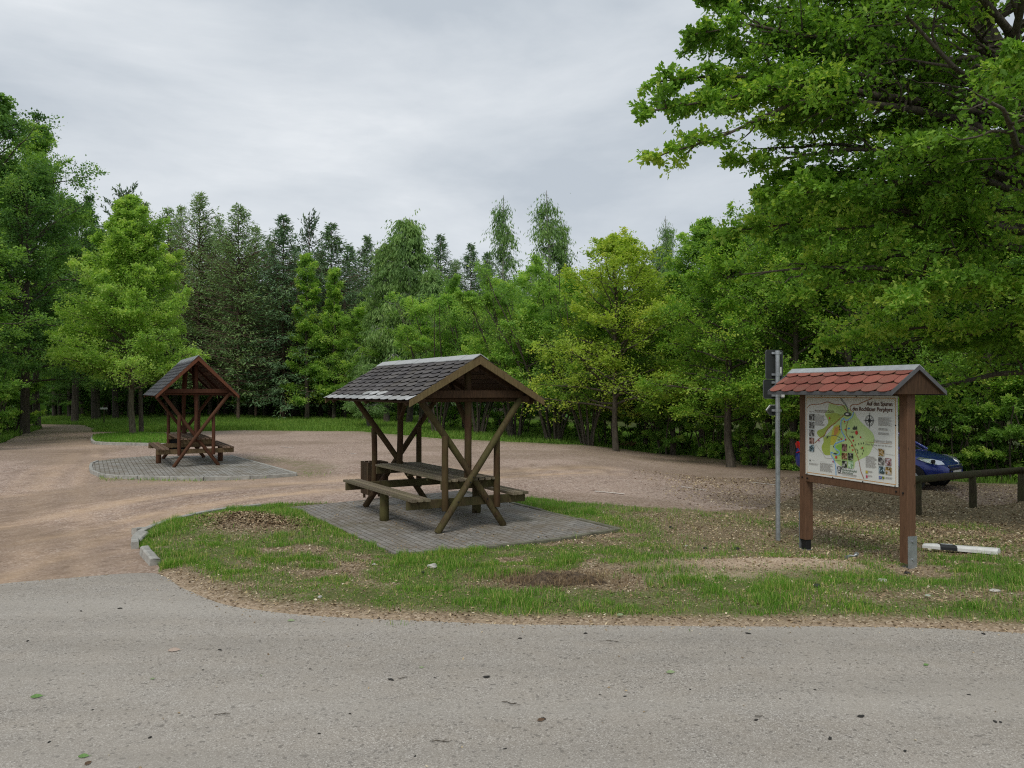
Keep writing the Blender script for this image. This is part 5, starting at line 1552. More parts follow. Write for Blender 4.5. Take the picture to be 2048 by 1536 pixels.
m.cur = 2; line(m, [(840, 300), (820, 360), (770, 405), (730, 410), (700, 385), (668, 440), (680, 560), (730, 650), (722, 690), (640, 720), (590, 750), (600, 810), (655, 850), (645, 890), (600, 890), (545, 860), (545, 900), (580, 960), (610, 1060), (617, 1180)], .017, 6)
m.cur = 3; line(m, [(840, 300), (820, 360), (770, 405), (730, 410), (700, 385), (668, 440), (680, 560), (730, 650), (722, 690), (640, 720), (590, 750), (600, 810), (655, 850), (645, 890), (600, 890), (545, 860), (545, 900), (580, 960), (610, 1060), (617, 1180)], .008, 7)
m.cur = 4
for L_ in ([(325, 740), (370, 810), (430, 880), (470, 940), (600, 945)], [(870, 900), (930, 930), (960, 900)], [(1100, 760), (1190, 830), (1290, 880), (1430, 905)], [(210, 835), (300, 800), (320, 760)]): line(m, L_, .0035, 5)
mm('map_roads', [fl('ink_brown', (.33, .13, .05)), fl('ink_slate', (.10, .12, .14)), fl('ink_paleblue', (.45, .62, .75)), fl('ink_blue', (.10, .28, .55)), fl('ink_grey', (.35, .32, .28))], m)
def disc(m, c, r, lay, n=14, ry=None):
    x, y = st(*c); face(m, [(x + r * math.cos(2 * math.pi * k / n), y + (ry or r) * math.sin(2 * math.pi * k / n)) for k in range(n)], lay)
m = MB(); m.cur = 0
for c in [(512, 382), (718, 430), (735, 543), (948, 650), (848, 697), (740, 682), (830, 768), (843, 828), (977, 798), (680, 675)]: disc(m, c, .0115, 8)
disc(m, (890, 585), .021, 8, ry=.026); disc(m, (616, 930), .018, 8)
m.cur = 1
for c in [(370, 697), (573, 992)]: disc(m, c, .011, 8)
m.cur = 2
disc(m, (760, 328), .062, 8, 20, .026)
for c in [(800, 640), (875, 755), (925, 742), (958, 738), (990, 735), (888, 820), (910, 835), (958, 812), (992, 838), (915, 868), (978, 878), (800, 790), (575, 780), (650, 500), (655, 540), (480, 655), (490, 645)]: disc(m, c, .0065, 8, 6, .014)
for k, hgt in enumerate((.035, .055, .04, .05)):
    x, y = st(843 + k * 15, 545); face(m, [(x - .008, y), (x + .008, y), (x + .008, y + hgt * .6), (x, y + hgt), (x - .008, y + hgt * .6)], 8)
x, y = st(835, 655); face(m, [(x - .018, y - .006), (x + .018, y - .006), (x + .018, y + .012), (x, y + .026), (x - .018, y + .012)], 8)
disc(m, (600, 880), .030, 8, 12, .011)
m.cur = 3; disc(m, (755, 326), .028, 9, 14, .010)
mm('map_symbols', [fl('ink_red', (.50, .035, .03)), fl('ink_magenta', (.36, .02, .14)), fl('ink_dark', (.05, .06, .045)), fl('ink_white', (.66, .66, .64))], m)
# compass
m = MB(); c = st(1063, 418)
for r0_, r1_ in ((.066, .060), (.052, .049)):
    n = 32
    for k in range(n):
        a, b = 2 * math.pi * k / n, 2 * math.pi * (k + 1) / n
        face(m, [(c[0] + r0_ * math.cos(a), c[1] + r0_ * math.sin(a)), (c[0] + r0_ * math.cos(b), c[1] + r0_ * math.sin(b)), (c[0] + r1_ * math.cos(b), c[1] + r1_ * math.sin(b)), (c[0] + r1_ * math.cos(a), c[1] + r1_ * math.sin(a))], 3)
for k in range(4):
    a = k * math.pi / 2; d = Vector((math.cos(a), math.sin(a))); p = Vector((-d.y, d.x)); C2 = Vector(c)
    face(m, [tuple(C2 + d * .095), tuple(C2 + p * .011), tuple(C2), tuple(C2 - p * .011)], 4)
    a += math.pi / 4; d = Vector((math.cos(a), math.sin(a))); p = Vector((-d.y, d.x))
    face(m, [tuple(C2 + d * .050), tuple(C2 + p * .008), tuple(C2), tuple(C2 - p * .008)], 3.5)
M_INK = fl('ink_black', (.035, .035, .035))
mm('compass_rose', M_INK, m)
# border
m = MB(); i_ = .022; t_ = .0085
for (a, b, c_, d_) in ((i_, i_, BW - i_, i_ + t_), (i_, BH - i_ - t_, BW - i_, BH - i_), (i_, i_ + t_, i_ + t_, BH - i_ - t_), (BW - i_ - t_, i_ + t_, BW - i_, BH - i_ - t_)):
    face(m, [(a, b), (c_, b), (c_, d_), (a, d_)], 1)
mm('border', fl('ink_orange', (.52, .27, .07)), m)
# photographs on the panel
def mat_photo(name, a, b, c, seed):
    t = NT(name); co = t.coords((1, 1, 1)); co2 = t.new('ShaderNodeMapping'); co2.inputs['Location'].default_value = (seed, seed * 2, 0); t.l.new(co, co2.inputs[0])
    n = t.noise(co2.outputs[0], 26, 3, .6, .8)
    t.col(t.ramp(n, [(.38, a), (.5, b), (.62, c)])).rough(.4); return t.m
PH = [(225, 320, 298, 415, 'g'), (227, 430, 298, 525, 'g'), (230, 540, 300, 635, 'g'), (235, 650, 302, 743, 'r'), (240, 757, 306, 852, 's'),
      (690, 740, 762, 848, 'r'), (690, 865, 770, 962, 'o'), (778, 866, 852, 974, 'k'), (696, 976, 770, 1082, 'k'), (781, 980, 859, 1092, 'n'),
      (1200, 808, 1285, 918, 'y'), (1203, 930, 1290, 1045, 'g'), (1302, 940, 1390, 1056, 'p'), (1212, 1056, 1298, 1168, 's'), (1308, 1066, 1396, 1182, 'y')]
pc = dict(g=((.03, .03, .03), (.14, .13, .12), (.50, .49, .47)), r=((.04, .025, .02), (.22, .11, .085), (.42, .30, .26)), s=((.02, .03, .02), (.06, .10, .12), (.45, .56, .62)), o=((.03, .02, .01), (.28, .15, .06), (.48, .36, .25)),
          k=((.012, .015, .012), (.04, .05, .03), (.42, .42, .36)), n=((.04, .14, .06), (.25, .42, .22), (.55, .64, .50)), y=((.03, .03, .02), (.36, .22, .05), (.50, .50, .52)), p=((.05, .03, .03), (.30, .15, .14), (.50, .50, .55)))
pcm = {k: mat_photo('photo_' + k, *v, ord(k)) for k, v in pc.items()}
for (x0, y0, x1, y1, k) in PH:
    m = MB(); quad(m, x0, y0, x1, y1, 9); mm('photograph', pcm[k], m)
# crests and flag
m = MB(); m.cur = 0; quad(m, 1218, 1195, 1259, 1236, 9)
m.cur = 1; quad(m, 1265, 1199, 1297, 1240, 9)
m.cur = 2; quad(m, 1031, 1116, 1062, 1160, 9)
m.cur = 3; quad(m, 1036, 1182, 1062, 1224, 9)
m.cur = 4; disc(m, (1238, 1215), .008, 10); disc(m, (1046, 1138), .009, 10); 
m.cur = 5; line(m, [(1268, 1204), (1294, 1236)], .008, 10, 1); disc(m, (253, 972), .011, 9)
mm('crests', [fl('flag_blue', (.02, .08, .40)), fl('crest_green', (.30, .34, .04)), fl('crest_gold', (.50, .38, .05)), fl('crest_red', (.46, .06, .10)), fl('crest_yellow', (.55, .42, .05)), M_INK], m)
# animal head emblem (round ears over a striped shield shaped face)
m = MB(); m.cur = 0; disc(m, (645, 1080), .017, 9); disc(m, (683, 1082), .017, 9)
x, y = st(663, 1140); face(m, [(x - .028, y + .072), (x + .028, y + .072), (x + .027, y + .01), (x + .012, y - .008), (x - .012, y - .008), (x - .027, y + .01)], 9)
m.cur = 1; face(m, [(x - .020, y + .066), (x - .007, y + .066), (x - .006, y + .030), (x - .018, y + .022)], 10); face(m, [(x + .020, y + .066), (x + .007, y + .066), (x + .006, y + .030), (x + .018, y + .022)], 10)
face(m, [(x - .014, y + .018), (x + .014, y + .018), (x + .008, y), (x - .008, y)], 10)
mm('emblem', [M_INK, fl('emblem_white', (.62, .62, .60))], m)
# headline lettering
def text(s, p0, p1, hgt, mat, lay=6, align='R', name='lettering', bold=0.0, parent=None, frame=None):
    """a line of text ending (R) or starting (L) at panel pixel p0, scaled to reach p1"""
    cu = bpy.data.curves.new('t', 'FONT'); cu.body = s; cu.size = 1; cu.offset = bold; cu.resolution_u = 3
    ob = bpy.data.objects.new('t', cu); COL.objects.link(ob)
    bpy.context.view_layer.update()
    me = bpy.data.meshes.new_from_object(ob.evaluated_get(bpy.context.evaluated_depsgraph_get()))
    bpy.data.objects.remove(ob); bpy.data.curves.remove(cu)
    me.name = name
    n = len(me.vertices); co = np.empty(n * 3); me.vertices.foreach_get('co', co); co = co.reshape(-1, 3)
    x0, x1 = co[:, 0].min(), co[:, 0].max()
    a, b = (st(*p0), st(*p1)) if frame is None else (p0, p1)
    L = min(a[0], b[0]); Wd = abs(b[0] - a[0])
    X = L + (co[:, 0] - x0) / (x1 - x0) * Wd; Y = a[1] + co[:, 1] * hgt
    out = np.stack([X, np.full(n, YF + .004 - LAY * lay), BZ + Y], 1)
    me.vertices.foreach_set('co', out.ravel()); me.update()
    return link(name, me, mat, parent or panel)
M_TBR = fl('ink_headline', (.105, .045, .03)); M_TGR = fl('ink_textgrey', (.22, .20, .18)); M_TGD = fl('ink_green', (.03, .09, .04))
text('Auf den Spuren', (1018, 205), (1380, 205), .068, M_TBR, bold=.022)
text('des Rochlitzer Porphyrs', (826, 275), (1380, 280), .068, M_TBR, bold=.022)
text('Porphyrlehrpfad Rochlitz', (300, 284), (570, 288), .030, M_TBR)
text('Erlebnistour Seelitz', (1130, 712), (1385, 722), .038, M_TGR)
text('»Dem Porphyr auf den Fersen«', (1012, 757), (1386, 778), .028, M_TGR)
text('Walderlebnispfad', (700, 1118), (905, 1140), .036, M_TGD, bold=.008)
text('Wechselburg', (700, 1152), (850, 1170), .036, M_TGD, bold=.008)
text('N', (1056, 320), (1070, 320), .022, M_TGR)
text('S', (1057, 528), (1069, 528), .022, M_TGR)
text('ROCHLITZ', (632, 343), (700, 345), .018, M_TBR)
text('SEELITZ', (806, 585), (862, 588), .022, M_TBR)
text('WECHSELBURG', (578, 975), (680, 980), .016, M_TGD)
m = MB(); rg = random.Random(9)
def lines(x0, y0, x1, y1, n, slope=0.0):
    a, b = st(x0, y0), st(x1, y1)
    for k in range(n):
        y = a[1] + (b[1] - a[1]) * (k + .5) / n; h = abs(b[1] - a[1]) / n * .22
        x = a[0]; end = b[0] - rg.uniform(0, .25) * (b[0] - a[0])
        while x < end:
            w = rg.uniform(.010, .035); face(m, [(x, y - h), (min(x + w, end), y - h), (min(x + w, end), y + h), (x, y + h)], 6); x += w + .005
for a in ((302, 318, 378, 334, 1), (302, 338, 455, 492, 11), (1187, 366, 1385, 500, 9), (1190, 518, 1345, 562, 3), (1190, 580, 1375, 628, 3), (1025, 910, 1190, 1092, 14), (390, 985, 480, 1000, 1), (390, 1003, 582, 1148, 11), (238, 1005, 385, 1050, 4), (275, 968, 325, 980, 1),
          (1066, 1118, 1140, 1156, 4), (1066, 1182, 1130, 1215, 3), (1308, 1205, 1415, 1252, 4), (700, 1182, 900, 1200, 1), (480, 408, 525, 416, 1), (710, 452, 748, 460, 1), (755, 560, 795, 566, 1), (958, 665, 1010, 672, 1), (855, 720, 900, 726, 1), (625, 672, 665, 698, 2), (860, 785, 925, 792, 1), (500, 978, 550, 984, 1), (345, 720, 390, 728, 1), (755, 683, 800, 690, 1), (820, 392, 870, 398, 1)):
    lines(*a)
mm('body_text', M_TGR, m)
m = MB(); line(m, [(225, 292), (570, 305)], .005, 5, 1); line(m, [(640, 1150), (905, 1192)], .004, 5, 1)
mm('underline', M_TBR, m)
m = MB(); line(m, [(1012, 714), (1385, 745)], .004, 5, 1); mm('underline', fl('ink_tan', (.40, .24, .13)), m)
m = MB()
for (x, y) in ((.03, .008), (.5, .008), (1.0, .008), (1.49, .010), (.3, BH - .012), (.9, BH - .012), (1.50, .7)):
    m.tube([(x, YF + .004, BZ + y), (x, YF - .004, BZ + y)], .007, 8)
m.build('panel_screw', M_DARKM, panel)

# ------------------------------------------------------------------ road sign post seen from behind
M_SBACK = m_plain('sign_back', (.030, .034, .033), .6, .1, var=.15)
M_WHT = m_plain('white_paint', (.62, .62, .60), .6, var=.12, scale=14)
M_RIMD = m_plain('rim_grey', (.12, .125, .125), .5, .4)
def road_sign():
    x, y = gp(1556, 1091)
    z0 = float(z_verge(np.array([x]), np.array([y]))[0])
    root = thing('road_sign', 'grey steel post with two dark sign backs and an arrow plate beside the notice board', 'road sign', (x, y, z0))
    h = 2.06 + 77 / 1600 * y - z0
    m = MB(); m.tube([(0, 0, -.2), (0, 0, h - .03), (0, 0, h)], .032, 18); m.build('pole', M_ZINC, root)
    m = MB(); m.tube([(0, 0, h - .01), (0, 0, h + .012)], [.036, .034], 18); m.build('pole_cap', M_ZINC, root)
    zz = lambda py: 2.06 - (py - 780) / 1600 * y - z0
    def plate(name, x0, x1, y0, y1, r, yaw, mat, white=False, arrow=False):
        w = (x1 - x0) / 1600 * (y + .06) / math.cos(yaw); ht = zz(y0) - zz(y1); cx = ((x0 + x1) / 2 - 1024) / 1600 * (y + .06) - x; cz = (zz(y0) + zz(y1)) / 2
        if arrow: out = [(-w / 2, 0), (-w / 2 + w * .28, -ht / 2), (w / 2, -ht / 2), (w / 2, ht / 2), (-w / 2 + w * .28, ht / 2)]
        else:
            out = []
            for sx, sy, a0 in ((1, 1, 0), (-1, 1, 90), (-1, -1, 180), (1, -1, 270)):
                for k in range(5):
                    a = math.radians(a0 + 22.5 * k); out.append((sx * (w / 2 - r) + r * math.cos(a), sy * (ht / 2 - r) + r * math.sin(a)))
        M = Matrix.Translation((cx, .055, cz)) @ Matrix.Rotation(yaw, 4, 'Z') @ Matrix.Rotation(math.radians(90), 4, 'X')
        m = MB(); m.prism(out, -.004, .004, M); o = m.build(name, mat, root)
        m = MB()
        # folded rim, lighter than the back
        n = len(out)
        for i in range(n):
            a = M @ Vector((out[i][0], out[i][1], 0)); b = M @ Vector((out[(i + 1) % n][0], out[(i + 1) % n][1], 0))
            m.bar(a, b, .006, .016, up=M.to_3x3() @ Vector((0, 0, 1)))
        m.build('rim', M_RIMD, o)
        if white:
            m = MB(); a = M @ Vector((out[0][0], out[0][1], 0)); b = M @ Vector((out[4][0], out[4][1], 0)); m.bar(a, b, .012, .02); a = M @ Vector((out[3][0], out[3][1], 0)); m.bar(b, a, .006, .018); m.build('white_edge', M_WHT, o)
        return o, M
    a, Ma = plate('sign_plate', 1529.8, 1566.5, 700, 758, .03, .25, M_SBACK)
    b, Mb = plate('sign_plate', 1524.8, 1568.7, 759.5, 797, .03, .25, M_SBACK)
    c, Mc = plate('arrow_plate', 1529.5, 1562, 811, 831, .01, .45, M_SBACK, True, True)
    for z in (zz(706), zz(749), zz(765), zz(791), zz(821)):
        m = MB(); m.tube([(0, 0, z - .018), (0, 0, z + .018)], .040, 14); m.bar((-.075, .03, z), (.06, .03, z), .02, .03); m.build('clamp', M_ZINC, root)
    m = MB(); m.box((.055, .040, zz(741)), (.026, .006, .10)); m.build('sticker', M_WHT, a)
    m = MB(); m.box((.080, .034, zz(791)), (.055, .006, .050)); m.build('sticker', M_WHT, b)
    return root
road_sign()

# ------------------------------------------------------------------ low wooden barrier
M_LOGG = m_timber('barrier_wood', (.095, .08, .052), (.035, .028, .02), (.06, .075, .028), .5, .9)
def barrier():
    pts = [gp(1836, 1037), gp(1945, 1022), gp(2043, 1005), (11.1, 15.3), (12.8, 16.1)]
    root = thing('wooden_barrier', 'low barrier of a round rail on short posts in front of the blue car', 'barrier', (pts[1][0], pts[1][1], float(H(*pts[1]))))
    o = Vector(root.location)
    tops = []
    for i, (x, y) in enumerate(pts):
        z = float(H(x, y)); zt = z + (.70 if i else .64)
        if i == 0: zt = 2.06 - (962 - 780) / 1600 * y
        if i == 1: zt = 2.06 - (951 - 780) / 1600 * y
        if i == 2: zt = 2.06 - (943 - 780) / 1600 * y
        tops.append(Vector((x, y, zt)))
        m = MB(); m.log(Vector((x, y, z - .2)) - o, Vector((x, y, zt)) - o, .072, seed=i, n=12); m.build('post', M_LOGG, root)
    rl = [tops[0] + (tops[0] - tops[1]) * .08] + tops
    m = MB(); m.tube([p - o + Vector((0, 0, .03)) for p in rl], [.062, .072, .075, .075, .07, .07], 14, True, .04, 3); m.build('rail', M_LOGG, root)
barrier()

# ------------------------------------------------------------------ delineator post lying in the grass
def delineator():
    x0, y0 = gp(1850, 1112); x1, y1 = gp(1998, 1120)
    L = math.hypot(x1 - x0, y1 - y0)
    z = float(z_verge(np.array([x0]), np.array([y0]))[0]) + .075
    root = thing('delineator_post', 'white roadside delineator post with a black band lying in the grass', 'delineator', (x0, y0, z), math.atan2(y1 - y0, x1 - x0))
    def seg(name, a, b, wa, wb, mat, slant0=0, slant1=0):
        pr = [(-1, -.55), (1, -.55), (1, .1), (.55, .55), (-.55, .55), (-1, .1)]
        m = MB(); V = [(a + slant0 * p, p * wa, q * wa * .9) for p, q in pr] + [(b + slant1 * p, p * wb, q * wb * .9) for p, q in pr]
        m.add(V, [(i, (i + 1) % 6, 6 + (i + 1) % 6, 6 + i) for i in range(6)] + [tuple(range(6))[::-1], tuple(range(6, 12))])
        return m.build(name, mat, root)
    seg('post_head', 0, .19 * L, .050, .060, M_WHT, .03, -.02)
    bnd = seg('black_band', .19 * L + .003, .42 * L, .061, .063, m_plain('black_paint', (.02, .022, .024), .6), -.02, -.02)
    seg('post_body', .42 * L + .003, L, .061, .070, M_WHT, -.02, .02)
    m = MB(); m.box((.30 * L, 0, .0365), (.13, .05, .004)); m.build('reflector', m_plain('reflector_grey', (.40, .42, .44), .3, .2), bnd)
    return root
delineator()

# ------------------------------------------------------------------ blue hatchback
def car():
    paint = NT('blue_paint'); paint.col((.012, .028, .20)).rough(.28).metal(.25); paint.b.inputs['Coat Weight'].default_value = .8; paint.b.inputs['Coat Roughness'].default_value = .04
    fl_ = paint.new('ShaderNodeTexNoise'); fl_.inputs['Scale'].default_value = 3; paint = paint.m
    glass = NT('car_glass'); glass.col((.012, .015, .017)).rough(.05); glass.b.inputs['Specular IOR Level'].default_value = .7; glass = glass.m
    rubber = m_plain('rubber', (.018, .018, .018), .85); rimm = m_plain('alloy', (.42, .43, .44), .35, .8)
    trim = m_plain('black_trim', (.015, .015, .016), .55)
    lampg = NT('lamp_clear'); lampg.col((.62, .65, .68)).rough(.08).metal(.75); lampg = lampg.m
    lampr = NT('lamp_red'); lampr.col((.45, .012, .012)).rough(.12); lampr = lampr.m
    plate_m = m_plain('plate', (.55, .55, .53), .5)
    cx, cy = CARP
    root = thing('parked_car', 'dark blue hatchback car parked behind the notice board and the wooden barrier', 'car', (cx, cy, float(H(cx, cy)) + .02), CARR)
    # local: +X forward, +Y left. Stations along the length
    S = [  # x, half width, sill z, waist z, shoulder(top) z, centre z
        (-1.98, .60, .42, .66, .80, .84), (-1.93, .72, .34, .66, .90, .93), (-1.78, .79, .28, .66, .96, .98), (-1.45, .815, .24, .66, .97, .99), (-.95, .82, .22, .64, .965, .985), (-.4, .825, .22, .62, .955, .975),
        (.2, .825, .22, .61, .94, .965), (.75, .82, .22, .60, .925, .99), (1.05, .815, .23, .60, .885, .965), (1.4, .80, .25, .59, .83, .90), (1.68, .76, .27, .57, .76, .82), (1.86, .68, .28, .54, .68, .73), (1.96, .56, .29, .50, .60, .645), (2.0, .44, .32, .48, .56, .59)]
    V = []; n = 0
    for x, w, s, wa, t, c in S:
        ring = [(0, s), (w * .6, s), (w * .93, s + .02), (w * .985, s + .12), (w, (s + wa) / 2 + .04), (w * 1.0, wa), (w * .965, (wa + t) / 2 + .02), (w * .90, t - .025), (w * .80, t + .005), (w * .5, t + (c - t) * .65), (0, c)]
        full = ring + [(-y, z) for y, z in ring[-2:0:-1]]
        n = len(full)
        V += [(x, y, z) for y, z in full]
    F = []
    for i in range(len(S) - 1):
        for k in range(n): F.append((i * n + k, i * n + (k + 1) % n, (i + 1) * n + (k + 1) % n, (i + 1) * n + k))
    F += [tuple(range(n)), tuple(range((len(S) - 1) * n, len(S) * n))[::-1]]
    m = MB(); m.add(V, [f[::-1] for f in F], True); body = m.build('body', paint, root)
    sb = body.modifiers.new('sub', 'SUBSURF'); sb.levels = sb.render_levels = 2
    # cylinders at the wheel arches; the body is left uncut
    cut = MB()
    for x in (-1.22, 1.25):
        for s in (-1, 1): cut.tube([(x, s * .60, .30), (x, s * .95, .30)], .345, 28)
    # cabin
    def loft(name, st_, mat, lv=2):
        V = []; 
        for x, w, z0, z1, wt in st_:
            ring = [(w, z0), (w * .99, z0 + (z1 - z0) * .30), ((w + wt) / 2 * 1.01, z0 + (z1 - z0) * .6), (wt, z1 - .07), (wt * .82, z1 - .01), (0, z1)]
            full = ring + [(-y, z) for y, z in ring[-2::-1]]
            V += [(x, y, z) for y, z in full]
        nn = len(full); F = []
        for i in range(len(st_) - 1):
            for k in range(nn - 1): F.append((i * nn + k, i * nn + k + 1, (i + 1) * nn + k + 1, (i + 1) * nn + k))
        F += [tuple(range(nn)), tuple(range((len(st_) - 1) * nn, len(st_) * nn))[::-1]]
        m = MB(); m.add(V, [f[::-1] for f in F], True); o = m.build(name, mat, root); q = o.modifiers.new('sub', 'SUBSURF'); q.levels = q.render_levels = lv; return o
    loft('cabin_glass', [(-1.86, .70, .90, .98, .58), (-1.72, .72, .90, 1.22, .58), (-1.50, .74, .90, 1.42, .57), (-1.0, .75, .90, 1.475, .58), (-.4, .76, .90, 1.485, .585), (.05, .76, .90, 1.46, .58), (.45, .75, .90, 1.29, .60), (.80, .73, .90, 1.08, .64), (1.08, .68, .90, .93, .62)], glass)
    roof = loft('roof', [(-1.74, .60, 1.30, 1.335, .585), (-1.55, .60, 1.40, 1.435, .58), (-1.0, .605, 1.43, 1.495, .59), (-.4, .61, 1.44, 1.505, .59), (.02, .60, 1.42, 1.475, .585), (.16, .58, 1.395, 1.425, .57)], paint)
    for s in (-1, 1):
        for pts in ([(1.04, s * .715, .93), (.62, s * .665, 1.17), (.10, s * .60, 1.43)], [(-.32, s * .775, .94), (-.36, s * .70, 1.20), (-.38, s * .615, 1.43)], [(-1.25, s * .765, .94), (-1.38, s * .69, 1.2), (-1.48, s * .60, 1.40)], [(-1.80, s * .71, .96), (-1.72, s * .64, 1.22), (-1.56, s * .585, 1.42)]):
            m = MB(); m.tube(pts, [.045, .038, .035], 8); m.build('pillar', paint, root)
        m = MB(); m.box((.62, s * .90, .98), (.10, .19, .13)); m.build('mirror', paint, root, .03)
        m = MB(); m.bar((-1.25, s * .818, .60), (.95, s * .822, .55), .012, .05); m.build('side_trim', trim, root)
        for x in (-.30, .55):
            m = MB(); m.bar((x - .85 + .85, s * .815, .80), (x + .16, s * .815, .80), .02, .025); m.build('door_handle', paint, root)
        m = MB(); m.bar((-.345, s * .826, .30), (-.33, s * .80, .93), .004, .006, up=(1, 0, 0)); m.bar((.72, s * .826, .30), (.80, s * .80, .92), .004, .006, up=(1, 0, 0)); m.build('door_gap', trim, root)
        # headlamp: a swept lens lying on the wing
        P = [(1.90, s * .50, .665), (1.80, s * .66, .655), (1.60, s * .765, .70), (1.40, s * .80, .775), (1.46, s * .745, .825), (1.66, s * .64, .79), (1.82, s * .50, .745)]
        Q = [(x + .02, y * 1.01, z) for x, y, z in P]; nP = len(P)
        m = MB(); m.add([(x - .06, y * .94, z - .0) for x, y, z in P] + Q, [tuple(range(nP))[::-1], tuple(range(nP, 2 * nP))] + [(i, (i + 1) % nP, nP + (i + 1) % nP, nP + i) for i in range(nP)])
        hl = m.build('headlight', lampg, root)
        m = MB(); m.tube([(1.70, s * .705, .735), (1.76, s * .722, .735)], .045, 12); m.build('bulb_housing', trim, hl)
        m = MB(); V = [(-1.90, s * .60, .80), (-1.97, s * .60, .98), (-1.86, s * .70, 1.06), (-1.70, s * .775, 1.02), (-1.68, s * .80, .80), (-1.84, s * .765, .74)]
        m.add([(x + .03, y * .96, z) for x, y, z in V] + [(x - .015, y * 1.02, z) for x, y, z in V], [tuple(range(6)), tuple(range(6, 12))[::-1]] + [(i, (i + 1) % 6, 6 + (i + 1) % 6, 6 + i) for i in range(6)])
        m.build('tail_light', lampr, root)
        for x in (-1.22, 1.25):
            m = MB(); m.tube([(x, s * .815, .30), (x, s * .828, .30)], .352, 30); m.build('wheel_well_shade', trim, root)  # black disc stands in for the shade inside the wheel well
            m = MB(); m.tube([(x, s * .66, .295), (x, s * .67, .295), (x, s * .835, .295), (x, s * .845, .295)], [.27, .295, .295, .27], 30); w = m.build('wheel', rubber, root)
            m = MB(); m.tube([(x, s * .838, .295), (x, s * .852, .295)], [.19, .18], 24)
            m.build('rim', rimm, w)
            m = MB()
            for k in range(7):
                a = 2 * math.pi * k / 7; m.box((x + .11 * math.cos(a), s * .8535, .295 + .11 * math.sin(a)), (.045, .004, .045))
            m.build('rim_gap', trim, w)
    m = MB(); P = [(1.985, -.42, .60), (1.985, .42, .60), (2.015, .36, .50), (2.015, -.36, .50)]
    m.add(P + [(x - .08, y, z) for x, y, z in P], [(0, 1, 2, 3), (7, 6, 5, 4), (0, 4, 5, 1), (1, 5, 6, 2), (2, 6, 7, 3), (3, 7, 4, 0)]); m.build('grille', trim, root)
    m = MB(); m.box((1.99, 0, .375), (.05, .80, .10)); m.build('air_intake', trim, root, .015)
    m = MB(); m.bar((1.975, -.43, .625), (1.975, .43, .625), .02, .018); m.build('grille_trim', lampg, root)
    m = MB(); m.box((2.022, 0, .45), (.012, .50, .105)); m.build('licence_plate', plate_m, root)
    m = MB(); m.box((-1.965, 0, .60), (.012, .50, .105)); m.build('licence_plate', plate_m, root)
    return root
CARP = (9.72, 21.4); CARR = math.atan2(-.75, .66)
car()

# ------------------------------------------------------------------ small things
def small_sign():
    p = gp(208, 853)
    root = thing('waymark_post', 'thin waymark post with a small board at the forest edge left of the linden trunk', 'signpost', (p[0], p[1], 0))
    m = MB(); m.tube([(0, 0, -.1), (0, 0, 1.0)], .03, 8); m.build('post', M_LOGG, root)
    m = MB(); m.box((0, -.04, 1.02), (.42, .03, .10)); m.build('board', M_WHT, root)
small_sign()
# torn-up sod with dark soil
def mound():
    cx, cy = gp(1110, 1178); r = np.random.default_rng(4)
    n = 40; V = []; F = []
    xs = np.linspace(-1, 1, n); ys = np.linspace(-1, 1, 22)
    for j, b in enumerate(ys):
        for i, a in enumerate(xs):
            x = cx + a * .55; y = cy + b * .20 + .05 * math.sin(a * 5)
            e = max(0, 1 - a * a - b * b) ** .6
            z = float(z_verge(np.array([x]), np.array([y]))[0]) - .01 + e * (.045 + .20 * max(0, float(fbm(np.array([x * 6]), np.array([y * 9]), 3, 4)[0]) - .30))
            V.append((x, y, z))
    for j in range(21):
        for i in range(n - 1): F.append((j * n + i, j * n + i + 1, (j + 1) * n + i + 1, (j + 1) * n + i))
    t = NT('dark_sod'); co = t.coords(); nn = t.noise(co, 22, 6, .7)
    t.col(t.ramp(nn, [(.35, (.03, .02, .014)), (.52, (.11, .078, .05)), (.70, (.23, .17, .11))])).rough(.95); t.bump(nn, .9, .03)
    me = bpy.data.meshes.new('sod_clump'); me.from_pydata(V, [], F); smooth_faces(me)
    o = link('sod_clump', me, t.m); tag(o, 'torn-up dark clump of earth and roots in the middle of the verge', 'earth clump')
    k = 1400; P = np.stack([cx + r.normal(0, .42, k), cy + r.normal(0, .17, k), np.zeros(k)], 1); P[:, 2] = z_verge(P[:, 0], P[:, 1]) + .03
    blades('dead_grass', P, .07, .003, M_LITTER, 'matted dead grass over the torn-up earth clump', 'dead grass', r, r.uniform(.0, .5, k), .9)
mound()
# brushwood at the maple's foot
def brush():
    cx, cy = gp(1240, 893); rg = random.Random(6); m = MB()
    for k in range(34):
        a = rg.uniform(0, 6.28); p = Vector((rg.gauss(0, .28), rg.gauss(0, .12), rg.uniform(.02, .16)))
        d = Vector((math.cos(a), math.sin(a) * .5, rg.uniform(-.1, .45))) * rg.uniform(.15, .4)
        m.tube([p, p + d * .5 + Vector((0, 0, .03)), p + d], [.016, .012, .006], 5, True, .1, k)
    o = m.build('brushwood_heap', m_plain('brushwood', (.26, .14, .08), .9)); o.location = (cx, cy, float(H(cx, cy)))
    tag(o, 'small heap of reddish brushwood at the foot of the yellow green maple', 'brushwood')
brush()
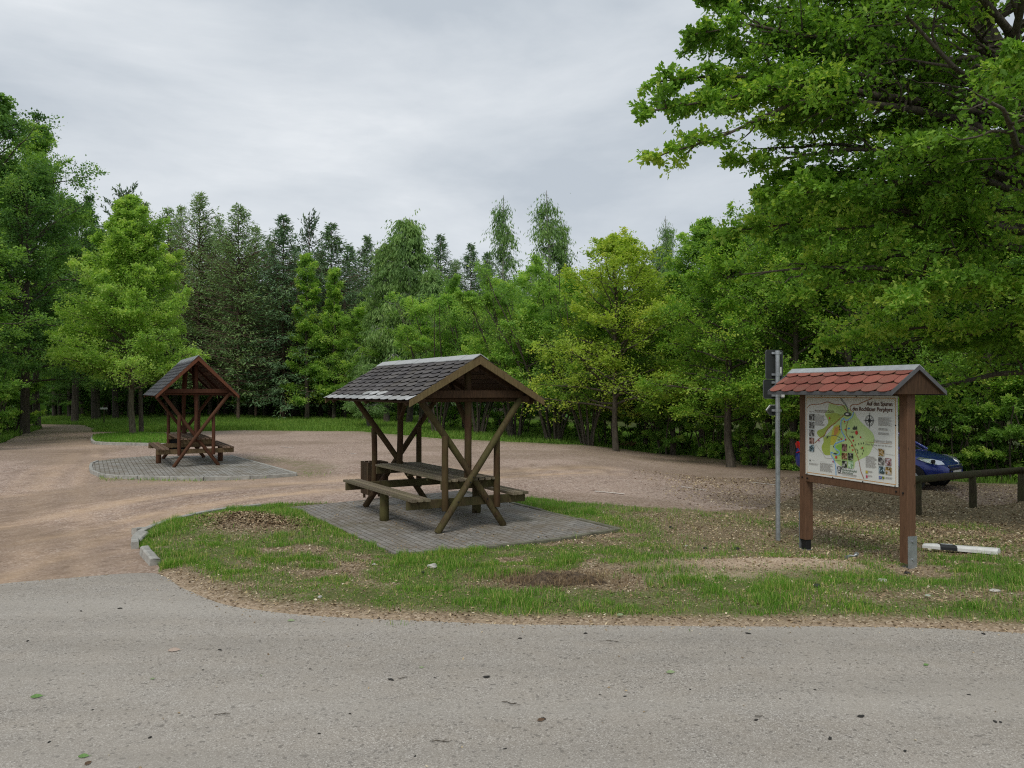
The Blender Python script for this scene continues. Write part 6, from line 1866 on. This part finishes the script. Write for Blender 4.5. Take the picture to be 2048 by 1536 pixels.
# stones and crumbs on the verge
M_STD = m_plain('dark_stone', (.035, .033, .03), .9, var=.3, scale=30); M_STL = m_plain('pale_stone', (.42, .40, .36), .9, var=.3, scale=30)
def stone(px, py, w, mat, label, cat='stone', group=None, name='stone', sq=.6, seed=0):
    x, y = gp(px, py); rg = np.random.default_rng(seed + px)
    bm = bmesh.new(); bmesh.ops.create_icosphere(bm, subdivisions=2, radius=1)
    ph = rg.uniform(0, 6, 6)
    for v in bm.verts:
        c = v.co; k = 1 + .22 * math.sin(3 * c.x + ph[0]) * math.cos(2.6 * c.y + ph[1]) + .14 * math.sin(5 * c.z + ph[2] + 3 * c.x)
        v.co = Vector((c.x * k * w / 2, c.y * k * w / 2 * .8, c.z * k * w / 2 * sq))
    me = bpy.data.meshes.new(name); bm.to_mesh(me); bm.free(); me.polygons.foreach_set('use_smooth', np.zeros(len(me.polygons), bool))
    o = link(name, me, mat)
    zz = float(z_verge(np.array([x]), np.array([y]))[0]) if inpoly(np.array([x]), np.array([y]), verge_poly)[0] else .006
    o.location = (x, y, zz + w * sq * .25); o.rotation_euler = (0, 0, ph[3])
    tag(o, label, cat, group)
    return o
stone(1341, 1066, .065, M_STD, 'black round lump on the bare ground right of the near paved platform')
stone(1634, 1188, .075, M_STD, 'dark stone in the grass in front of the sandy patch')
stone(1765, 1177, .12, M_STL, 'flat pale stone in the grass in front of the notice board', sq=.3)
stone(1474, 1110, .07, M_STD, 'dark lump beside the grass tuft left of the sign post foot')
stone(1410, 1107, .055, M_STD, 'small dark lump between pale crumbs left of the sign post')
stone(865, 1148, .12, M_STL, 'pale stone in the grass below the paved platform corner', sq=.5)
stone(845, 1158, .05, M_STD, 'small dark pebble beside the pale stone below the platform')
stone(748, 1141, .05, M_STL, 'small whitish pebble in the grass left of the pale stone')
stone(1815, 1160, .06, M_STD, 'dark crumb at the foot of the right notice board post')
stone(1727, 1222, .05, M_STD, 'dark crumb near the asphalt edge below the notice board')
stone(640, 1207, .05, M_STL, 'pale pebble near the asphalt edge on the left part of the verge')
stone(1124, 1088, .04, M_STL, 'tiny white pebble beside the platform edge')
stone(1372, 1103, .045, M_STL, 'white crumb in the grass right of the platform tip', sq=.4)
stone(1990, 1195, .12, M_STL, 'flat grey stone half sunk in the grass at the right end of the verge', sq=.25)
# piece of scrap metal
def scrap():
    x, y = gp(1704, 1128); z = float(z_verge(np.array([x]), np.array([y]))[0])
    m = MB()
    m.tube([(-.06, 0, .02), (-.02, .01, .035), (.02, 0, .03), (.06, .01, .05)], [.018, .016, .013, .020], 8); m.tube([(.05, 0, .05), (.07, .02, .055)], [.026, .024], 10); m.tube([(-.07, -.01, .02), (-.05, .0, .02)], [.024, .022], 10)
    o = m.build('metal_fitting', M_ZINC); o.location = (x, y, z); tag(o, 'small bent metal fitting lying between the notice board posts', 'metal fitting')
scrap()
# litter on the asphalt
M_GLF = m_plain('green_leaf', (.13, .24, .07), .7, var=.25, scale=40); M_PLF = m_plain('pale_leaf', (.24, .30, .16), .7, var=.25, scale=40); M_BLF = m_plain('brown_leaf', (.12, .075, .045), .8, var=.3, scale=40)
def leaf_on_road(px, py, size, mat, label, rz, name='fallen_leaf', cat='leaf'):
    x, y = gp(px, py); m = MB()
    n = 9; V = [(0, 0, .004)]
    P = []
    for k in range(n):
        t = k / (n - 1); P.append((t - .5, .26 * math.sin(math.pi * t ** .85) * (1 + .12 * math.sin(t * 20)), .10 * math.sin(math.pi * t) + .10))
    for k in range(n):
        t = 1 - k / (n - 1); P.append((t - .5, -.26 * math.sin(math.pi * t ** .85) * (1 + .12 * math.sin(t * 23)), .02))
    mid = [(k / (n - 1) - .5, 0, .03) for k in range(n)]
    V = [(a * size, b * size, c * size + .004) for a, b, c in P[:n]] + [(a * size, b * size, c * size + .004) for a, b, c in mid] + [(a * size, b * size, c * size + .004) for a, b, c in P[n:][::-1]]
    F = [(k, k + 1, n + k + 1, n + k) for k in range(n - 1)] + [(n + k, n + k + 1, 2 * n + k + 1, 2 * n + k) for k in range(n - 1)]
    m.add(V, F); m.tube([(size * .5, 0, .006), (size * .72, .01, .006)], .0015, 4)
    o = m.build(name, mat); o.location = (x, y, .008 if not inpoly(np.array([x]), np.array([y]), verge_poly)[0] else float(z_verge(np.array([x]), np.array([y]))[0]) + .02); o.rotation_euler = (0, 0, rz)
    o.scale = (.75, .75, .75); tag(o, label, cat, None); return o
leaf_on_road(73, 1397, .095, M_GLF, 'green leaf lying on the asphalt at the left side', .4)
leaf_on_road(167, 1517, .075, M_GLF, 'green leaf on the asphalt at the bottom left corner', .2)
leaf_on_road(176, 1531, .06, M_BLF, 'brown leaf just below the green leaf at the bottom left', 1.2)
leaf_on_road(305, 1361, .045, M_PLF, 'small pale green leaf on the asphalt left of the middle', .8)
leaf_on_road(522, 1354, .035, M_PLF, 'tiny green leaf scrap on the asphalt near a dark crumb', 2.0)
leaf_on_road(1341, 1348, .085, M_PLF, 'pale green leaf on the asphalt right of the middle', .1)
leaf_on_road(1852, 1333, .060, M_GLF, 'green leaf on the asphalt under the right end of the verge', .3)
leaf_on_road(843, 1338, .045, M_PLF, 'thin pale leaf on the asphalt in front of the near shelter', .0)
leaf_on_road(582, 1244, .08, M_PLF, 'greyish green leaf on the asphalt just below the verge edge at the left', .1)
leaf_on_road(1240, 1243, .09, M_PLF, 'pale green leaf at the edge of the verge in front of the earth clump', .5)
leaf_on_road(348, 1304, .12, m_plain('pinkish_leaf', (.42, .33, .27), .8), 'flattened pinkish leaf on the asphalt at the left', .3)
leaf_on_road(1082, 1444, .07, M_BLF, 'curled brown leaf on the asphalt below the middle', .5)
leaf_on_road(1856, 1211, .09, m_plain('grey_leaf', (.33, .36, .29), .8), 'grey green leaf in the grass near the right road edge', .3)
cone = [(1040, 1279, .035), (973, 1357, .05), (782, 1362, .04), (757, 1239, .03), (1171, 1269, .035), (1722, 1436, .045), (1660, 1480, .035), (1496, 1269, .04), (2001, 1447, .03), (1990, 1446, .03), (162, 1224, .03), (250, 1208, .02), (715, 1252, .02), (135, 1206, .015), (240, 1219, .035), (1087, 1440, .03), (638, 1470, .025), (1967, 1270, .04),
        (1380, 1381, .02), (1630, 1382, .02), (1512, 1443, .03), (1450, 1308, .02), (1200, 1392, .02), (440, 1302, .03), (300, 1478, .03), (98, 1487, .02), (870, 1358, .02), (1938, 1392, .025), (620, 1340, .02), (1810, 1505, .025), (1250, 1395, .02), (55, 1284, .03), (406, 1342, .02), (960, 1290, .015), (1700, 1330, .015), (1300, 1470, .015), (185, 1422, .02), (520, 1284, .015), (700, 1430, .02), (830, 1515, .02), (1120, 1330, .015), (1560, 1400, .015), (1880, 1300, .015), (1010, 1500, .02)]
first = None
for i, (px, py, w) in enumerate(cone):
    x, y = gp(px, py)
    if first is None:
        first = stone(px, py, 1.0, M_STD, 'small dark crumb of bark or cone scale lying on the asphalt', 'debris', 'dark crumbs scattered over the asphalt', 'bark_crumb', .45)
        o = first
    else:
        o = first.copy(); COL.objects.link(o)
    o.scale = (w * rt.uniform(.8, 1.3), w * rt.uniform(.5, .8), w * rt.uniform(.4, .8)); o.location = (x, y, .006 + w * .15); o.rotation_euler = (0, 0, rt.uniform(0, 6))
def twig(px, py, L, rz, label):
    x, y = gp(px, py); m = MB(); rg = random.Random(px)
    pts = [(L * (t - .5), rg.uniform(-.08, .08) * L, .008 + rg.uniform(0, .006)) for t in np.linspace(0, 1, 5)]
    m.tube(pts, [.0025, .003, .003, .002, .001], 5); m.tube([pts[2], (pts[2][0] + L * .2, pts[2][1] + L * .22, .01)], [.002, .001], 4)
    o = m.build('twig', M_BARK); o.location = (x, y, .004); o.rotation_euler = (0, 0, rz); tag(o, label, 'twig')
twig(1023, 1411, .14, -.4, 'forked dark twig on the asphalt below the middle')
twig(445, 1433, .10, .2, 'thin twig on the asphalt left of the middle')
twig(885, 1487, .12, .1, 'pale thin twig on the asphalt near the bottom')
twig(1227, 1286, .13, -.5, 'curved twig on the asphalt below the earth clump')
twig(805, 1360, .07, .1, 'short twig beside the dark crumb left of the middle')
twig(1520, 1437, .06, -.3, 'short bent twig among crumbs at the right')
